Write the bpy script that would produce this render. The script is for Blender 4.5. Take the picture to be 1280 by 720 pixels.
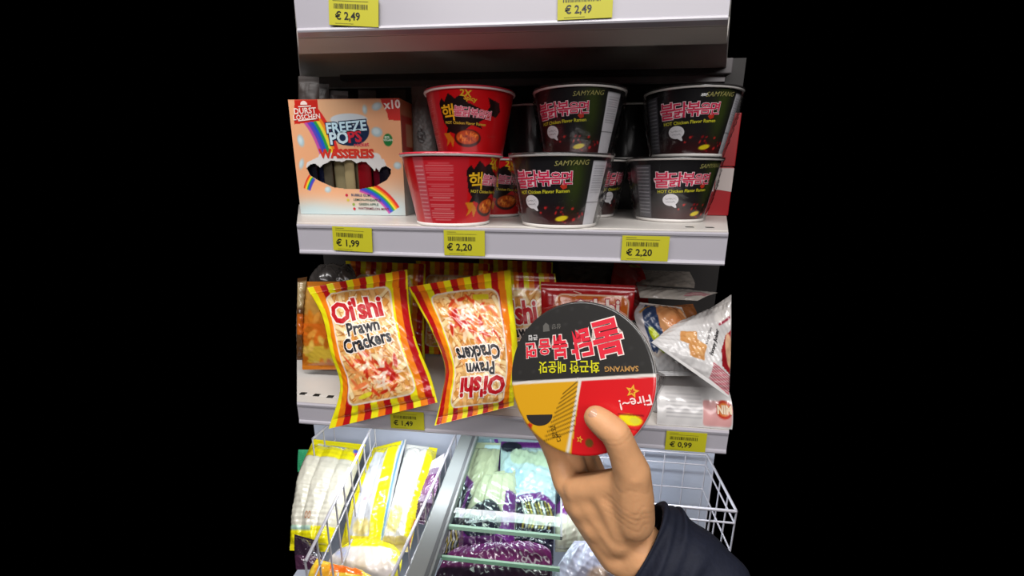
import bpy, bmesh, math, random
import numpy as np
from mathutils import Vector, Matrix

# ------------------------------------------------------------------ scene, camera, light
for o in list(bpy.data.objects):
    bpy.data.objects.remove(o)
S = bpy.context.scene
COL = S.collection
rng = np.random.RandomState(7)

FPX, CXP, CYP = 540.0, 640.0, 360.0
YAW, PITCH, ROLL = math.radians(6.3), math.radians(-14.5), math.radians(0.4)
CAM = np.array([0.0, 0.0, 1.45])
_f = np.array([-math.sin(YAW)*math.cos(PITCH), math.cos(YAW)*math.cos(PITCH), math.sin(PITCH)])
_r0 = np.array([math.cos(YAW), math.sin(YAW), 0.0]); _u0 = np.cross(_r0, _f)
_r = _r0*math.cos(ROLL) + _u0*math.sin(ROLL); _u = -_r0*math.sin(ROLL) + _u0*math.cos(ROLL)
cd = bpy.data.cameras.new('camera'); cam = bpy.data.objects.new('camera', cd); COL.objects.link(cam)
cd.sensor_width = 36.0; cd.lens = FPX/1280*36; cd.clip_start = 0.02; cd.clip_end = 50
cam.matrix_world = Matrix(((_r[0], _u[0], -_f[0], CAM[0]), (_r[1], _u[1], -_f[1], CAM[1]), (_r[2], _u[2], -_f[2], CAM[2]), (0, 0, 0, 1)))
S.camera = cam

W = bpy.data.worlds.new('world'); S.world = W; W.use_nodes = True
W.node_tree.nodes['Background'].inputs[0].default_value = (0, 0, 0, 1)
W.node_tree.nodes['Background'].inputs[1].default_value = 0.0

def area(name, loc, target, sx, sy, power, col=(1, 1, 1)):
    l = bpy.data.lights.new(name, 'AREA'); l.shape = 'RECTANGLE'; l.size = sx; l.size_y = sy; l.energy = power; l.color = col
    o = bpy.data.objects.new(name, l); COL.objects.link(o); o.location = loc
    o.rotation_euler = (Vector(target)-Vector(loc)).to_track_quat('-Z', 'Y').to_euler()
    return o
# ceiling luminaires of the aisle, the light bands of the next aisles behind the photographer, the LED strip of the freezer
area('ceiling_lamp', (-0.3, -0.35, 3.0), (-0.1, 0.5, 1.2), 2.6, 0.2, 41, (1.0, 0.97, 0.95))
area('ceiling_lamp_far', (0.3, -2.6, 2.9), (0, 0.6, 1.2), 3.2, 0.8, 54, (1.0, 0.96, 0.95))
area('freezer_led_strip', (-0.08, 0.635, 1.038), (-0.08, 0.60, 0.0), 0.62, 0.012, 1.5, (0.90, 0.96, 1.0))
S.view_settings.view_transform = 'Standard'; S.view_settings.look = 'None'
S.view_settings.gamma = 1.0; S.view_settings.use_curve_mapping = False
S.view_settings.exposure = 0.32

def ray(px, py): return _f + _r*(px-CXP)/FPX - _u*(py-CYP)/FPX
def at(px, py, Y):
    d = ray(px, py); return CAM + d*((Y-CAM[1])/d[1])
def atz(px, py, Z):
    d = ray(px, py); return CAM + d*((Z-CAM[2])/d[2])
def atw(px, py, w): return CAM + ray(px, py)*w

# ------------------------------------------------------------------ helpers: colour, materials
def lin1(c): return c/12.92 if c <= 0.04045 else ((c+0.055)/1.055)**2.4
def rgb(h):
    if isinstance(h, str):
        h = h.lstrip('#'); return tuple(int(h[i:i+2], 16)/255 for i in (0, 2, 4))
    return h
def lin(h): return tuple(lin1(c) for c in rgb(h))
_M = {}
def mat(name, color=None, rough=0.5, spec=0.5, metal=0.0, coat=0.0, noise=0.0, bump=0.0, bscale=60, sss=0.0):
    """procedural principled material; colour None reads the printed colours stored on the mesh"""
    if name in _M: return _M[name]
    m = bpy.data.materials.new(name); m.use_nodes = True; nt = m.node_tree; b = nt.nodes['Principled BSDF']
    b.inputs['Roughness'].default_value = rough; b.inputs['Metallic'].default_value = metal
    b.inputs['Specular IOR Level'].default_value = spec; b.inputs['Coat Weight'].default_value = coat
    b.inputs['Coat Roughness'].default_value = 0.08
    if sss:
        b.inputs['Subsurface Weight'].default_value = sss; b.inputs['Subsurface Radius'].default_value = (0.012, 0.005, 0.003); b.inputs['Subsurface Scale'].default_value = 0.5
    if color is None:
        a = nt.nodes.new('ShaderNodeAttribute'); a.attribute_name = 'Col'
        nt.links.new(a.outputs['Color'], b.inputs['Base Color'])
    else:
        c = lin(color)
        if noise > 0:
            tc = nt.nodes.new('ShaderNodeTexCoord'); n = nt.nodes.new('ShaderNodeTexNoise'); n.inputs['Scale'].default_value = bscale
            n.inputs['Detail'].default_value = 5
            r = nt.nodes.new('ShaderNodeMixRGB'); r.inputs[1].default_value = tuple(x*(1-noise) for x in c)+(1,); r.inputs[2].default_value = tuple(min(1, x*(1+noise)) for x in c)+(1,)
            nt.links.new(tc.outputs['Object'], n.inputs['Vector']); nt.links.new(n.outputs['Fac'], r.inputs[0]); nt.links.new(r.outputs[0], b.inputs['Base Color'])
        else:
            b.inputs['Base Color'].default_value = c+(1,)
    if bump > 0:
        tc = nt.nodes.new('ShaderNodeTexCoord'); n = nt.nodes.new('ShaderNodeTexNoise'); n.inputs['Scale'].default_value = bscale; n.inputs['Detail'].default_value = 6
        bp = nt.nodes.new('ShaderNodeBump'); bp.inputs['Strength'].default_value = bump; bp.inputs['Distance'].default_value = 0.002
        nt.links.new(tc.outputs['Object'], n.inputs['Vector']); nt.links.new(n.outputs['Fac'], bp.inputs['Height']); nt.links.new(bp.outputs['Normal'], b.inputs['Normal'])
    _M[name] = m; return m
def film_mat(name, tint='#ffffff', amount=0.10, rough=0.06):
    if name in _M: return _M[name]
    m = bpy.data.materials.new(name); m.use_nodes = True; nt = m.node_tree
    for n in list(nt.nodes): nt.nodes.remove(n)
    out = nt.nodes.new('ShaderNodeOutputMaterial'); mix = nt.nodes.new('ShaderNodeMixShader')
    t = nt.nodes.new('ShaderNodeBsdfTransparent'); t.inputs[0].default_value = lin(tint)+(1,)
    g = nt.nodes.new('ShaderNodeBsdfGlossy'); g.inputs['Roughness'].default_value = rough
    lw = nt.nodes.new('ShaderNodeLayerWeight'); lw.inputs['Blend'].default_value = 0.5; fr = nt.nodes.new('ShaderNodeMath'); fr.operation = 'POWER'; fr.inputs[1].default_value = 4.0; nt.links.new(lw.outputs['Facing'], fr.inputs[0])
    ad = nt.nodes.new('ShaderNodeMath'); ad.operation = 'ADD'; ad.inputs[1].default_value = amount*0.4
    nt.links.new(fr.outputs[0], ad.inputs[0]); nt.links.new(ad.outputs[0], mix.inputs[0])
    nt.links.new(t.outputs[0], mix.inputs[1]); nt.links.new(g.outputs[0], mix.inputs[2]); nt.links.new(mix.outputs[0], out.inputs[0])
    _M[name] = m; return m
_inkn = {}
def ink(h, rough=0.4):
    names = {'#000000': 'black_ink'}
    key = 'ink_' + h.strip('#')
    return mat(key, h, rough=rough, spec=0.4)

# ------------------------------------------------------------------ helpers: meshes and objects
def mesh_np(name, V, F, m, colors=None, smooth=True):
    """V (n,3), F (k,3|4) arrays -> mesh"""
    V = np.asarray(V, np.float32); F = np.asarray(F, np.int32)
    me = bpy.data.meshes.new(name); k = F.shape[1]
    me.vertices.add(len(V)); me.vertices.foreach_set('co', V.ravel())
    me.loops.add(F.size); me.loops.foreach_set('vertex_index', F.ravel())
    me.polygons.add(len(F)); me.polygons.foreach_set('loop_start', np.arange(0, F.size, k, dtype=np.int32))
    me.polygons.foreach_set('loop_total', np.full(len(F), k, np.int32))
    me.polygons.foreach_set('use_smooth', np.full(len(F), smooth))
    me.update(calc_edges=True); me.validate()
    if m: me.materials.append(m)
    if colors is not None:
        a = me.color_attributes.new('Col', 'FLOAT_COLOR', 'POINT')
        c = np.ones((len(V), 4), np.float32); cc = np.clip(np.asarray(colors, np.float32).reshape(-1, 3), 0, 1)
        c[:, :3] = np.where(cc <= 0.04045, cc/12.92, ((cc+0.055)/1.055)**2.4)
        a.data.foreach_set('color', c.ravel())
    return me
def grid_faces(ny, nx, wrap=False):
    i = np.arange(ny-1)[:, None]*nx; n = nx if wrap else nx-1
    j = np.arange(n)[None, :]; j2 = (j+1) % nx
    a = i+j; b = i+j2; c = i+nx+j2; d = i+nx+j
    return np.stack([a, b, c, d], -1).reshape(-1, 4)
def link(name, me, parent=None, loc=None):
    o = bpy.data.objects.new(name, me); COL.objects.link(o)
    if parent is not None: o.parent = parent
    if loc is not None: o.location = loc
    return o
def tag(o, label, cat, group=None, kind=None):
    o['label'] = label; o['category'] = cat
    if group: o['group'] = group
    if kind: o['kind'] = kind
    return o
def thing(name, label, cat, loc=(0, 0, 0), rotz=0.0, group=None):
    o = bpy.data.objects.new(name, None); COL.objects.link(o); o.empty_display_size = 0.02
    o.location = loc; o.rotation_euler = (0, 0, rotz)
    return tag(o, label, cat, group)
def bm_mesh(name, bm, m, smooth=False):
    me = bpy.data.meshes.new(name); bm.normal_update(); bm.to_mesh(me); bm.free(); me.materials.append(m)
    if smooth:
        for p in me.polygons: p.use_smooth = True
    return me
def bm_box(bm, x0, x1, y0, y1, z0, z1, bev=0.0):
    r = bmesh.ops.create_cube(bm, size=1.0); v = r['verts']
    for q in v:
        q.co = Vector(((x0+x1)/2+q.co.x*(x1-x0), (y0+y1)/2+q.co.y*(y1-y0), (z0+z1)/2+q.co.z*(z1-z0)))
    if bev > 0:
        es = {e for q in v for e in q.link_edges}
        bmesh.ops.bevel(bm, geom=list(es), offset=bev, segments=2, affect='EDGES', profile=0.6)
def box(name, x0, x1, y0, y1, z0, z1, m, parent=None, bev=0.0):
    bm = bmesh.new(); bm_box(bm, x0, x1, y0, y1, z0, z1, bev)
    return link(name, bm_mesh(name, bm, m), parent)
def tube_np(path, rad, n=8, closed=False):
    P = np.asarray(path, float); k = len(P)
    T = np.gradient(P, axis=0); T /= np.linalg.norm(T, axis=1)[:, None]+1e-12
    ref = np.array([0, 0, 1.0]) if abs(T[0, 2]) < 0.9 else np.array([1.0, 0, 0])
    A = np.cross(T, ref); A /= np.linalg.norm(A, axis=1)[:, None]+1e-12; B = np.cross(T, A)
    th = np.arange(n)*2*math.pi/n; R = np.full(k, rad) if np.isscalar(rad) else np.asarray(rad)
    V = P[:, None]+R[:, None, None]*(np.cos(th)[None, :, None]*A[:, None]+np.sin(th)[None, :, None]*B[:, None])
    return V.reshape(-1, 3), grid_faces(k, n, True)
def tube(name, path, rad, m, parent=None, n=8):
    V, F = tube_np(path, rad, n); return link(name, mesh_np(name, V, F, m), parent)
def lathe_np(prof, n=64):
    p = np.asarray(prof, float); th = np.arange(n)*2*math.pi/n
    V = np.stack([p[:, :1]*np.sin(th), -p[:, :1]*np.cos(th), np.repeat(p[:, 1:], n, 1)], -1)
    return V.reshape(-1, 3), grid_faces(len(p), n, True)

# ------------------------------------------------------------------ helpers: flat print
class Art:
    """colours printed on a sheet of w x h metres, origin bottom left"""
    def __init__(s, w, h, pitch, base):
        s.w, s.h = w, h; s.nx, s.ny = int(w/pitch)+1, int(h/pitch)+1; s.p = pitch
        s.X, s.Y = np.meshgrid(np.linspace(0, w, s.nx), np.linspace(0, h, s.ny))
        s.c = np.empty((s.ny, s.nx, 3)); s.c[:] = rgb(base)
    def put(s, mask, col): s.c += np.clip(mask, 0, 1)[..., None]*(np.array(rgb(col))-s.c)
    def sd(s, d): return np.clip(0.5-d/s.p, 0, 1)
    def _loc(s, cx, cy, ang):
        a = math.radians(ang); dx, dy = s.X-cx, s.Y-cy
        return dx*math.cos(a)+dy*math.sin(a), -dx*math.sin(a)+dy*math.cos(a)
    def rect(s, cx, cy, w, h, col, ang=0, r=0.0):
        x, y = s._loc(cx, cy, ang); qx, qy = np.abs(x)-w/2+r, np.abs(y)-h/2+r
        s.put(s.sd(np.hypot(np.maximum(qx, 0), np.maximum(qy, 0))+np.minimum(np.maximum(qx, qy), 0)-r), col)
    def ell(s, cx, cy, rx, ry, col, ang=0, soft=1.0):
        x, y = s._loc(cx, cy, ang); d = (np.hypot(x/rx, y/ry)-1)*min(rx, ry); s.put(np.clip(0.5-d/(s.p*soft), 0, 1), col)
    def line(s, a, b, wd, col):
        a, b = np.array(a), np.array(b); ab = b-a; t = np.clip(((s.X-a[0])*ab[0]+(s.Y-a[1])*ab[1])/(ab@ab+1e-12), 0, 1)
        s.put(s.sd(np.hypot(s.X-a[0]-t*ab[0], s.Y-a[1]-t*ab[1])-wd/2), col)
    def poly(s, pts, col):
        s.put(poly_mask(s.X, s.Y, pts).astype(float), col)
    def glow(s, cx, cy, rx, ry, col, k=1.0):
        s.put(k*np.exp(-(((s.X-cx)/rx)**2+((s.Y-cy)/ry)**2)), col)
def poly_mask(X, Y, pts):
    m = np.zeros(X.shape, bool); n = len(pts)
    for i in range(n):
        (x0, y0), (x1, y1) = pts[i], pts[(i+1) % n]
        if y0 == y1: continue
        c = ((y0 > Y) != (y1 > Y)) & (X < (x1-x0)*(Y-y0)/(y1-y0)+x0); m ^= c
    return m
_tc = {}
def text_geo(body, size, off=0.0, shear=0.0, sp=1.0, step=0.005):
    k = (body, size, off, shear, sp, step)
    if k in _tc: return _tc[k]
    cu = bpy.data.curves.new('tmp', 'FONT'); cu.body = body; cu.size = size; cu.offset = off*size; cu.shear = shear; cu.space_character = sp
    cu.align_x = 'CENTER'; cu.align_y = 'CENTER'; cu.resolution_u = 2; cu.fill_mode = 'FRONT'
    o = bpy.data.objects.new('tmp', cu); COL.objects.link(o)
    bpy.context.view_layer.update()
    me = o.evaluated_get(bpy.context.evaluated_depsgraph_get()).to_mesh(); bm = bmesh.new(); bm.from_mesh(me)
    bpy.data.objects.remove(o); bpy.data.curves.remove(cu)
    if len(bm.verts):
        xs = [v.co.x for v in bm.verts]; ys = [v.co.y for v in bm.verts]; c = Vector(((min(xs)+max(xs))/2, (min(ys)+max(ys))/2, 0))
        for v in bm.verts: v.co -= c
    return _tc.setdefault(k, cut_bm(bm, step))
def cut_bm(bm, step):
    if len(bm.verts) == 0: bm.free(); return np.zeros((0, 2)), []
    if step:
        xs = [v.co.x for v in bm.verts]; ys = [v.co.y for v in bm.verts]
        for ax, lo, hi in ((0, min(xs), max(xs)), (1, min(ys), max(ys))):
            n = int((hi-lo)/step)
            for i in range(1, n+1):
                co = Vector((0, 0, 0)); co[ax] = lo+(hi-lo)*i/(n+1); no = Vector((0, 0, 0)); no[ax] = 1
                bmesh.ops.bisect_plane(bm, geom=bm.verts[:]+bm.edges[:]+bm.faces[:], plane_co=co, plane_no=no)
    bm.verts.index_update()
    out = (np.array([v.co[:2] for v in bm.verts]), [[v.index for v in f.verts] for f in bm.faces]); bm.free(); return out
def poly_geo(pts, step=0.005):
    bm = bmesh.new(); f = bm.faces.new([bm.verts.new((x, y, 0)) for x, y in pts]); bmesh.ops.triangulate(bm, faces=[f]); return cut_bm(bm, step)
def place2(G, x, y, rot=0.0, sx=1.0, sy=1.0):
    V, F = G; a = math.radians(rot); X = V[:, 0]*sx; Y = V[:, 1]*sy
    return np.stack([x+X*math.cos(a)-Y*math.sin(a), y+X*math.sin(a)+Y*math.cos(a)], 1), F
def decal(name, geos, smap, m, lift, parent=None):
    """flat print shapes laid on a surface map smap(x, y) -> points, normals"""
    Vs, Fs, n = [], [], 0
    for V, F in geos:
        if len(V) == 0: continue
        P, N = smap(V[:, 0], V[:, 1]); Vs.append(P+N*lift); Fs += [[i+n for i in f] for f in F]; n += len(V)
    if not n: return None
    me = bpy.data.meshes.new(name); me.from_pydata(np.concatenate(Vs).tolist(), [], Fs); me.materials.append(m)
    return link(name, me, parent) if parent is not None else me
def star_pts(cx, cy, R, r, n=5, rot=0.0):
    return [(cx+(R if i % 2 == 0 else r)*math.sin(math.pi*i/n+rot), cy+(R if i % 2 == 0 else r)*math.cos(math.pi*i/n+rot)) for i in range(2*n)]
def flat_map(o, ex, ey):
    o, ex, ey = map(np.array, (o, ex, ey)); n = np.cross(ex, ey)
    return lambda x, y: (o+np.outer(x, ex)+np.outer(y, ey), np.tile(n, (len(x), 1)))
def scribble_geos(x0, x1, y, h, n, seed, wd=0.0005):
    r = np.random.RandomState(seed); out = []; xs = np.linspace(x0, x1, n*2+1); 
    for i in range(n*2):
        a = (xs[i], y+h*r.uniform(-.5, .5)); b = (xs[i+1], y+h*r.uniform(-.5, .5)); out.append(stroke(a, b, wd))
    return out
def stroke(a, b, wd):
    a, b = np.array(a, float), np.array(b, float); d = b-a; L = np.hypot(*d)+1e-9; n = np.array([-d[1], d[0]])/L*wd/2
    return poly_geo([tuple(a-n), tuple(b-n), tuple(b+n), tuple(a+n)], 0.01)

# ------------------------------------------------------------------ the setting: back panel of the shelving
WHITE = mat('white_enamel', '#d2cec8', rough=0.35, noise=0.03, bscale=30)
RAILM = mat('price_rail_plastic', '#adaab2', rough=0.28, noise=0.02, bscale=20)
DARK = mat('dark_panel', '#1d1a19', rough=0.6, noise=0.15, bscale=14)
GREYM = mat('grey_panel', '#4c484a', rough=0.5, noise=0.08, bscale=14)
SLOT = mat('slot_shadow_gap', '#2a2826', rough=0.8)
wb = box('wall_back', -0.60, 0.37, 1.03, 1.05, 1.0, 1.69, DARK); wb['kind'] = 'structure'; wb['label'] = 'dark back panel behind the shelves'
box('brace_rail', -0.50, 0.335, 1.0, 1.03, 1.655, 1.684, GREYM, wb, 0.002)

def shelf(label, x0, x1, zt, zb, xr0, xr1, slots=()):
    '''the run of shelf that is seen: x0..x1 at the rail, xr0..xr1 at the rear'''
    t = thing('shelf', label, 'shelf', ((x0+x1)/2, 0.6, zt)); t.rotation_euler = (0, 0, 0)
    hx = (x1-x0)/2; h = zb-zt
    xm = (x0+x1)/2; gl, gr = (xr0-x0)/.43, (xr1-x1)/.43
    def ext(name, prof, m, parent):
        bm = bmesh.new(); A = [bm.verts.new((x0-xm+gl*max(0, y), y, z)) for y, z in prof]; B = [bm.verts.new((x1-xm+gr*max(0, y), y, z)) for y, z in prof]
        bm.faces.new(A); bm.faces.new(B[::-1])
        for i in range(len(prof)):
            j = (i+1) % len(prof); bm.faces.new((A[i], B[i], B[j], A[j]))
        bmesh.ops.recalc_face_normals(bm, faces=bm.faces); return link(name, bm_mesh(name, bm, m), parent)
    ext('deck', [(0.004, 0.0), (0.43, 0.0), (0.43, -0.012), (0.03, -0.012), (0.03, h+0.002), (0.004, h+0.002)], WHITE, t)
    r = ext('price_rail', [(0.003, 0.0008), (0.0, -0.001), (0.0005, -0.004), (0.0025, -0.005), (0.0025, h+0.006), (0.0, h+0.0045), (-0.0008, h+0.002), (0.0, h), (0.016, h-0.001), (0.016, h+0.002), (0.005, h+0.002), (0.005, 0.0008)], RAILM, t)
    ext('rear_flange', [(0.415, -0.012), (0.43, -0.012), (0.43, -0.035), (0.415, -0.035)], mat('flange_steel', '#9a9698', rough=.45), t)
    ext('stiffener', [(0.03, h+0.0015), (0.105, h+0.0015), (0.105, -0.012), (0.102, -0.012), (0.102, h+0.0045), (0.03, h+0.0045)], WHITE, t)
    ext('deck_crease', [(0.030, 0.0), (0.033, 0.0), (0.033, 0.0006), (0.030, 0.0006)], WHITE, t)
    for sx, sy in slots:
        bm = bmesh.new(); bm_box(bm, sx-0.0055-(x0+x1)/2, sx+0.0055-(x0+x1)/2, sy-0.6-0.004, sy-0.6+0.004, -0.002, 0.0006)
        link('deck_slot', bm_mesh('deck_slot', bm, SLOT), t)
    return t
ZTOP, ZMID, ZLOW = 1.678, 1.3785, 1.0835
shelf('white metal top shelf with two yellow 2,49 price tags on its rail', -0.353, 0.189, ZTOP, 1.6315, at(373, 75, 1.03)[0], at(909, 75, 1.03)[0])
sm = [tuple(atz(x, y, ZMID)[:2]) for x, y in ((862, 284), (887, 284.5))]
shelf('white metal middle shelf carrying the noodle bowls', -0.386, 0.2215, ZMID, 1.3355, at(373, 250, 1.03)[0], at(909, 250, 1.03)[0], [(a, b) for a, b in sm])
sl = [tuple(atz(x, y, ZLOW)[:2]) for x, y in ((379, 492), (396, 494), (413, 496))]
shelf('white metal lower shelf carrying the snack bags', -0.4225, 0.2595, ZLOW, 1.047, at(373, 410, 1.03)[0], at(909, 410, 1.03)[0], sl)

# ------------------------------------------------------------------ price tags
TAG = mat('yellow_tag_paper', '#bab51e', rough=0.5, noise=0.02, bscale=40)
TAGTXT = ink('#23221c')
def price_tag(px0, py0, px1, py1, price, label, rot=0.0, seed=0):
    a, b = at(px0, (py0+py1)/2, 0.5985), at(px1, (py0+py1)/2, 0.5985); zc = at((px0+px1)/2, py0, 0.5985), at((px0+px1)/2, py1, 0.5985)
    w = b[0]-a[0]; h = zc[0][2]-zc[1][2]
    t = thing('price_tag', label, 'price tag', ((a[0]+b[0])/2, 0.5985, (zc[0][2]+zc[1][2])/2), group='yellow price tags on the shelf rails')
    t.rotation_euler = (math.radians(0), math.radians(rot), 0)
    bm = bmesh.new(); bm_box(bm, -w/2, w/2, 0, 0.0009, -h/2, h/2); link('paper', bm_mesh('paper', bm, TAG), t)
    fm = flat_map((0, 0, 0), (1, 0, 0), (0, 0, 1))
    decal('price', [place2(text_geo(price, h*0.38, 0.022, 0, 1, 0), -w*0.12, -h*0.18)], fm, TAGTXT, 0.0003, t)
    r = random.Random(seed); x = -w*0.40; bars = []
    while x < w*0.28:
        bw = r.uniform(0.0004, 0.0012); bars.append(poly_geo([(x, h*.08), (x+bw, h*.08), (x+bw, h*.25), (x, h*.25)], 0)); x += bw+r.uniform(0.0005, 0.0014)
    decal('barcode', bars, fm, TAGTXT, 0.0003, t)['kind'] = 'stuff'
    decal('fine_print', [stroke((-w*.42, h*.35), (w*.30, h*.35), 0.0005), stroke((-w*.42, h*.43), (-w*.2, h*.43), 0.0006), stroke((-w*.38, -h*.43), (w*.0, -h*.43), 0.0004)], fm, mat('tag_fine_print', '#6d6b20', rough=0.6), 0.0003, t)['kind'] = 'stuff'
    return t
price_tag(411, -4, 473, 32.5, '€ 2,49', 'yellow 2,49 price tag on the top shelf rail above the ice pop carton', 4, 1)
price_tag(697, -14, 766, 23.5, '€ 2,49', 'yellow 2,49 price tag on the top shelf rail above the black bowls', -1, 2)
price_tag(416, 284, 465, 314, '€ 1,99', 'yellow 1,99 price tag below the ice pop carton', 2, 3)
price_tag(555, 288, 606, 319.5, '€ 2,20', 'yellow 2,20 price tag below the front red noodle bowl', 0, 4)
price_tag(777, 295, 836, 326, '€ 2,20', 'yellow 2,20 price tag below the right pair of black bowls', 0, 5)
price_tag(488, 514.5, 530, 536.5, '€ 1,49', 'yellow 1,49 price tag between the two front cracker bags', 0, 6)
price_tag(832, 540.5, 883, 564, '€ 0,99', 'yellow 0,99 price tag below the white tray at the right', 0, 7)

# ------------------------------------------------------------------ noodle bowls
RT, RB, HB = 0.0735, 0.0545, 0.099
PAPERW = mat('white_paper_rim', '#e6e2de', rough=0.4)
PRINT = mat('printed_card', None, rough=0.28, coat=0.25)
PRINTG = mat('printed_gloss_film', None, rough=0.26, coat=0.35)
PRINTM = mat('printed_matt', None, rough=0.5)
FILM = film_mat('clear_shrink_film', amount=0.10, rough=0.08)
RM = (RT+RB)/2
def cone_map(x, y):
    th = np.asarray(x)/RM; h = np.asarray(y); r = RB+(RT-RB)*h/HB
    P = np.stack([r*np.sin(th), -r*np.cos(th), h], -1); sl = (RT-RB)/HB; k = 1/math.sqrt(1+sl*sl)
    return P, np.stack([np.sin(th)*k, -np.cos(th)*k, np.full_like(th, -sl*k)], -1)
CIRC = 2*math.pi*RM
def bowl_parts(kind):
    """list of (part name, mesh, sub-parts)"""
    P = []
    A = Art(CIRC, HB, 0.0012, '#1b1a1c' if kind != 'red' else '#b80d14'); A.X -= CIRC/2    # x = 0 faces the front
    if kind != 'red':
        A.glow(0.020, 0.070, 0.014, 0.05, '#3a4a18', 0.75); A.glow(-0.03, 0.01, 0.05, 0.018, '#4a1416', 0.6); A.glow(0.02, 0.008, 0.03, 0.01, '#5a1216', 0.6)
        r = np.random.RandomState(4)
        for i in range(16): A.ell(r.uniform(-.035, .04), r.uniform(.008, .03), r.uniform(.001, .003), r.uniform(.001, .002), ['#9c1c20', '#7c1418', '#c22a26'][i % 3], r.uniform(0, 180))
        A.ell(0.004, 0.014, 0.010, 0.0035, '#d8c420', 10)
        A.rect(0.056, 0.048, 0.028, 0.088, '#c4c3c9'); A.rect(0.056, 0.036, 0.028, 0.0009, '#3c3c40')
        A.rect(-0.092, 0.048, 0.03, 0.084, '#55545a')
        for k in range(14): A.rect(-0.092, 0.014+k*0.0055, 0.024, 0.0010, '#b9b8bd')
        for k in range(12): A.rect(0.056, 0.05+k*0.0032, 0.021, 0.0007, '#77767c')
    else:
        A.glow(0, 0.05, 0.05, 0.06, '#c8161a', 0.6)
        A.rect(-0.066, 0.05, 0.058, 0.099, '#b8202a'); A.rect(-0.1035, 0.05, 0.017, 0.099, '#b84850')
        for k in range(26):
            y = 0.010+k*0.0031
            if k % 9 == 8: continue
            A.rect(-0.075+0.0, y, 0.036 if k % 5 else 0.026, 0.0009, '#d07a7c' if k > 11 else '#d89a98')
        for k in range(14): A.rect(-0.1035, 0.012+k*0.0055, 0.013, 0.001, '#d8a8a8')
        A.poly([(-.036, .050), (-.040, .078), (-.034, .086), (-.030, .080), (-.022, .092), (-.012, .084), (-.002, .090), (.006, .078), (.024, .070), (.034, .056), (.022, .050), (.030, .040), (.012, .046), (-.012, .030), (-.026, .036), (-.036, .030), (-.030, .042)], '#1c1212')
        A.ell(0.004, 0.026, 0.023, 0.0135, '#2a100c'); A.ell(0.004, 0.0275, 0.020, 0.0105, '#b84a14')
        r = np.random.RandomState(2)
        for i in range(40):
            a, q = r.uniform(0, 6.28), r.uniform(0, 1)**.5; A.ell(0.004+0.017*q*math.cos(a), 0.0275+0.008*q*math.sin(a), .0025, .0009, ['#e88a2c', '#d86a1c', '#7c2410', '#f0a848'][i % 4], r.uniform(0, 180))
        A.poly([(-.040, .034), (-.034, .024), (-.038, .014), (-.028, .022), (-.024, .012), (-.020, .024), (-.028, .034)], '#c87818')
        A.poly([(.036, .086), (.040, .074), (.034, .064), (.052, .058), (.060, .068), (.056, .080)], '#1a0e0e')
    ny, nx = A.ny, A.nx
    V, _ = cone_map(A.X[:, :-1].ravel(), A.Y[:, :-1].ravel()); F = grid_faces(ny, nx-1, True)
    wall = ('cup_wall', mesh_np('cup_wall', V, F, PRINT, A.c[:, :-1]), [])
    sub = wall[2]
    def T(body, size, x, y, col, rot=0, off=0.01, shear=0.0, lift=0.0006, sp=1.0, nm='lettering'):
        sub.append((nm, decal(nm, [place2(text_geo(body, size, off, shear, sp), x, y, rot)], cone_map, ink(col), lift)))
    def title(chars, sizes, x, y, rot, cf, co, w0=0.045):
        a = math.radians(rot); g1, g2 = [], []; d = 0
        for ch, s in zip(chars, sizes):
            px, py = x+d*math.cos(a), y+d*math.sin(a)
            g1.append(place2(text_geo(ch, s, 0.016), px+s*.4, py, rot)); g2.append(place2(text_geo(ch, s, 0.050), px+s*.4, py, rot)); d += s*0.80
        sub.append(('title_outline', decal('title_outline', g2, cone_map, ink(co), 0.0005))); sub.append(('title', decal('title', g1, cone_map, ink(cf), 0.0008)))
    if kind != 'red':
        title('불닭볶음면', [.0265, .0235, .022, .0170, .0185], -0.070, 0.067, 2, '#c8244c', '#efd3d8')
        T('HOT Chicken Flavor Ramen', 0.0068, -0.026, 0.0505, '#c4bf2e', 3, 0.02)
        T('SAMYANG', 0.0092, 0.014, 0.089, '#9c9658', 3, 0.0, 0.3)
        bx, by = -0.044, 0.036
        g = poly_geo([(bx+.0125*math.cos(t)+(0.004 if 5.0 < t < 5.35 else 0), by+.0095*math.sin(t)-(0.004 if 5.0 < t < 5.35 else 0)) for t in np.linspace(0, 6.28, 33)[:-1]])
        sub.append(('speech_bubble', decal('speech_bubble', [g], cone_map, ink('#d6d4d8'), 0.0005)))
        sub.append(('lettering', decal('lettering', scribble_geos(bx-.009, bx+.009, by+.002, .003, 7, 1)+scribble_geos(bx-.007, bx+.007, by-.003, .003, 5, 2), cone_map, ink('#77757a'), 0.0008)))
        sub.append(('chilli_print', decal('chilli_print', [poly_geo([(.000, .058), (.004, .064), (.006, .060), (.009, .064), (.009, .056), (.004, .054)])], cone_map, ink('#b4301c'), 0.0005)))
    else:
        title('핵', [.026], -0.036, 0.064, 4, '#e0b020', '#2a1008'); title('불닭볶음면', [.0165, .0155, .014, .013, .014], -0.015, 0.066, -6, '#d85a78', '#f2dfe0')
        T('HOT Chicken Flavor Ramen', 0.0058, 0.001, 0.0485, '#c9b43a', -3, 0.02)
        T('2X', 0.013, 0.004, 0.091, '#caa81c', -8, 0.03); T('Spicy', 0.009, 0.010, 0.0825, '#caa81c', -12, 0.03)
        sub.append(('lettering', decal('lettering', scribble_geos(.038, .055, .030, .004, 8, 3), cone_map, ink('#b04038'), 0.0005)))
    P.append(wall)
    V, F = lathe_np([(RT+.0002, HB-.0015), (RT+.0022, HB-.002), (RT+.0034, HB), (RT+.003, HB+.0022), (RT+.0012, HB+.003), (RT-.0006, HB+.0022), (RT-.001, HB)], 72)
    P.append(('rim', mesh_np('rim', V, F, PAPERW), []))
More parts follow.
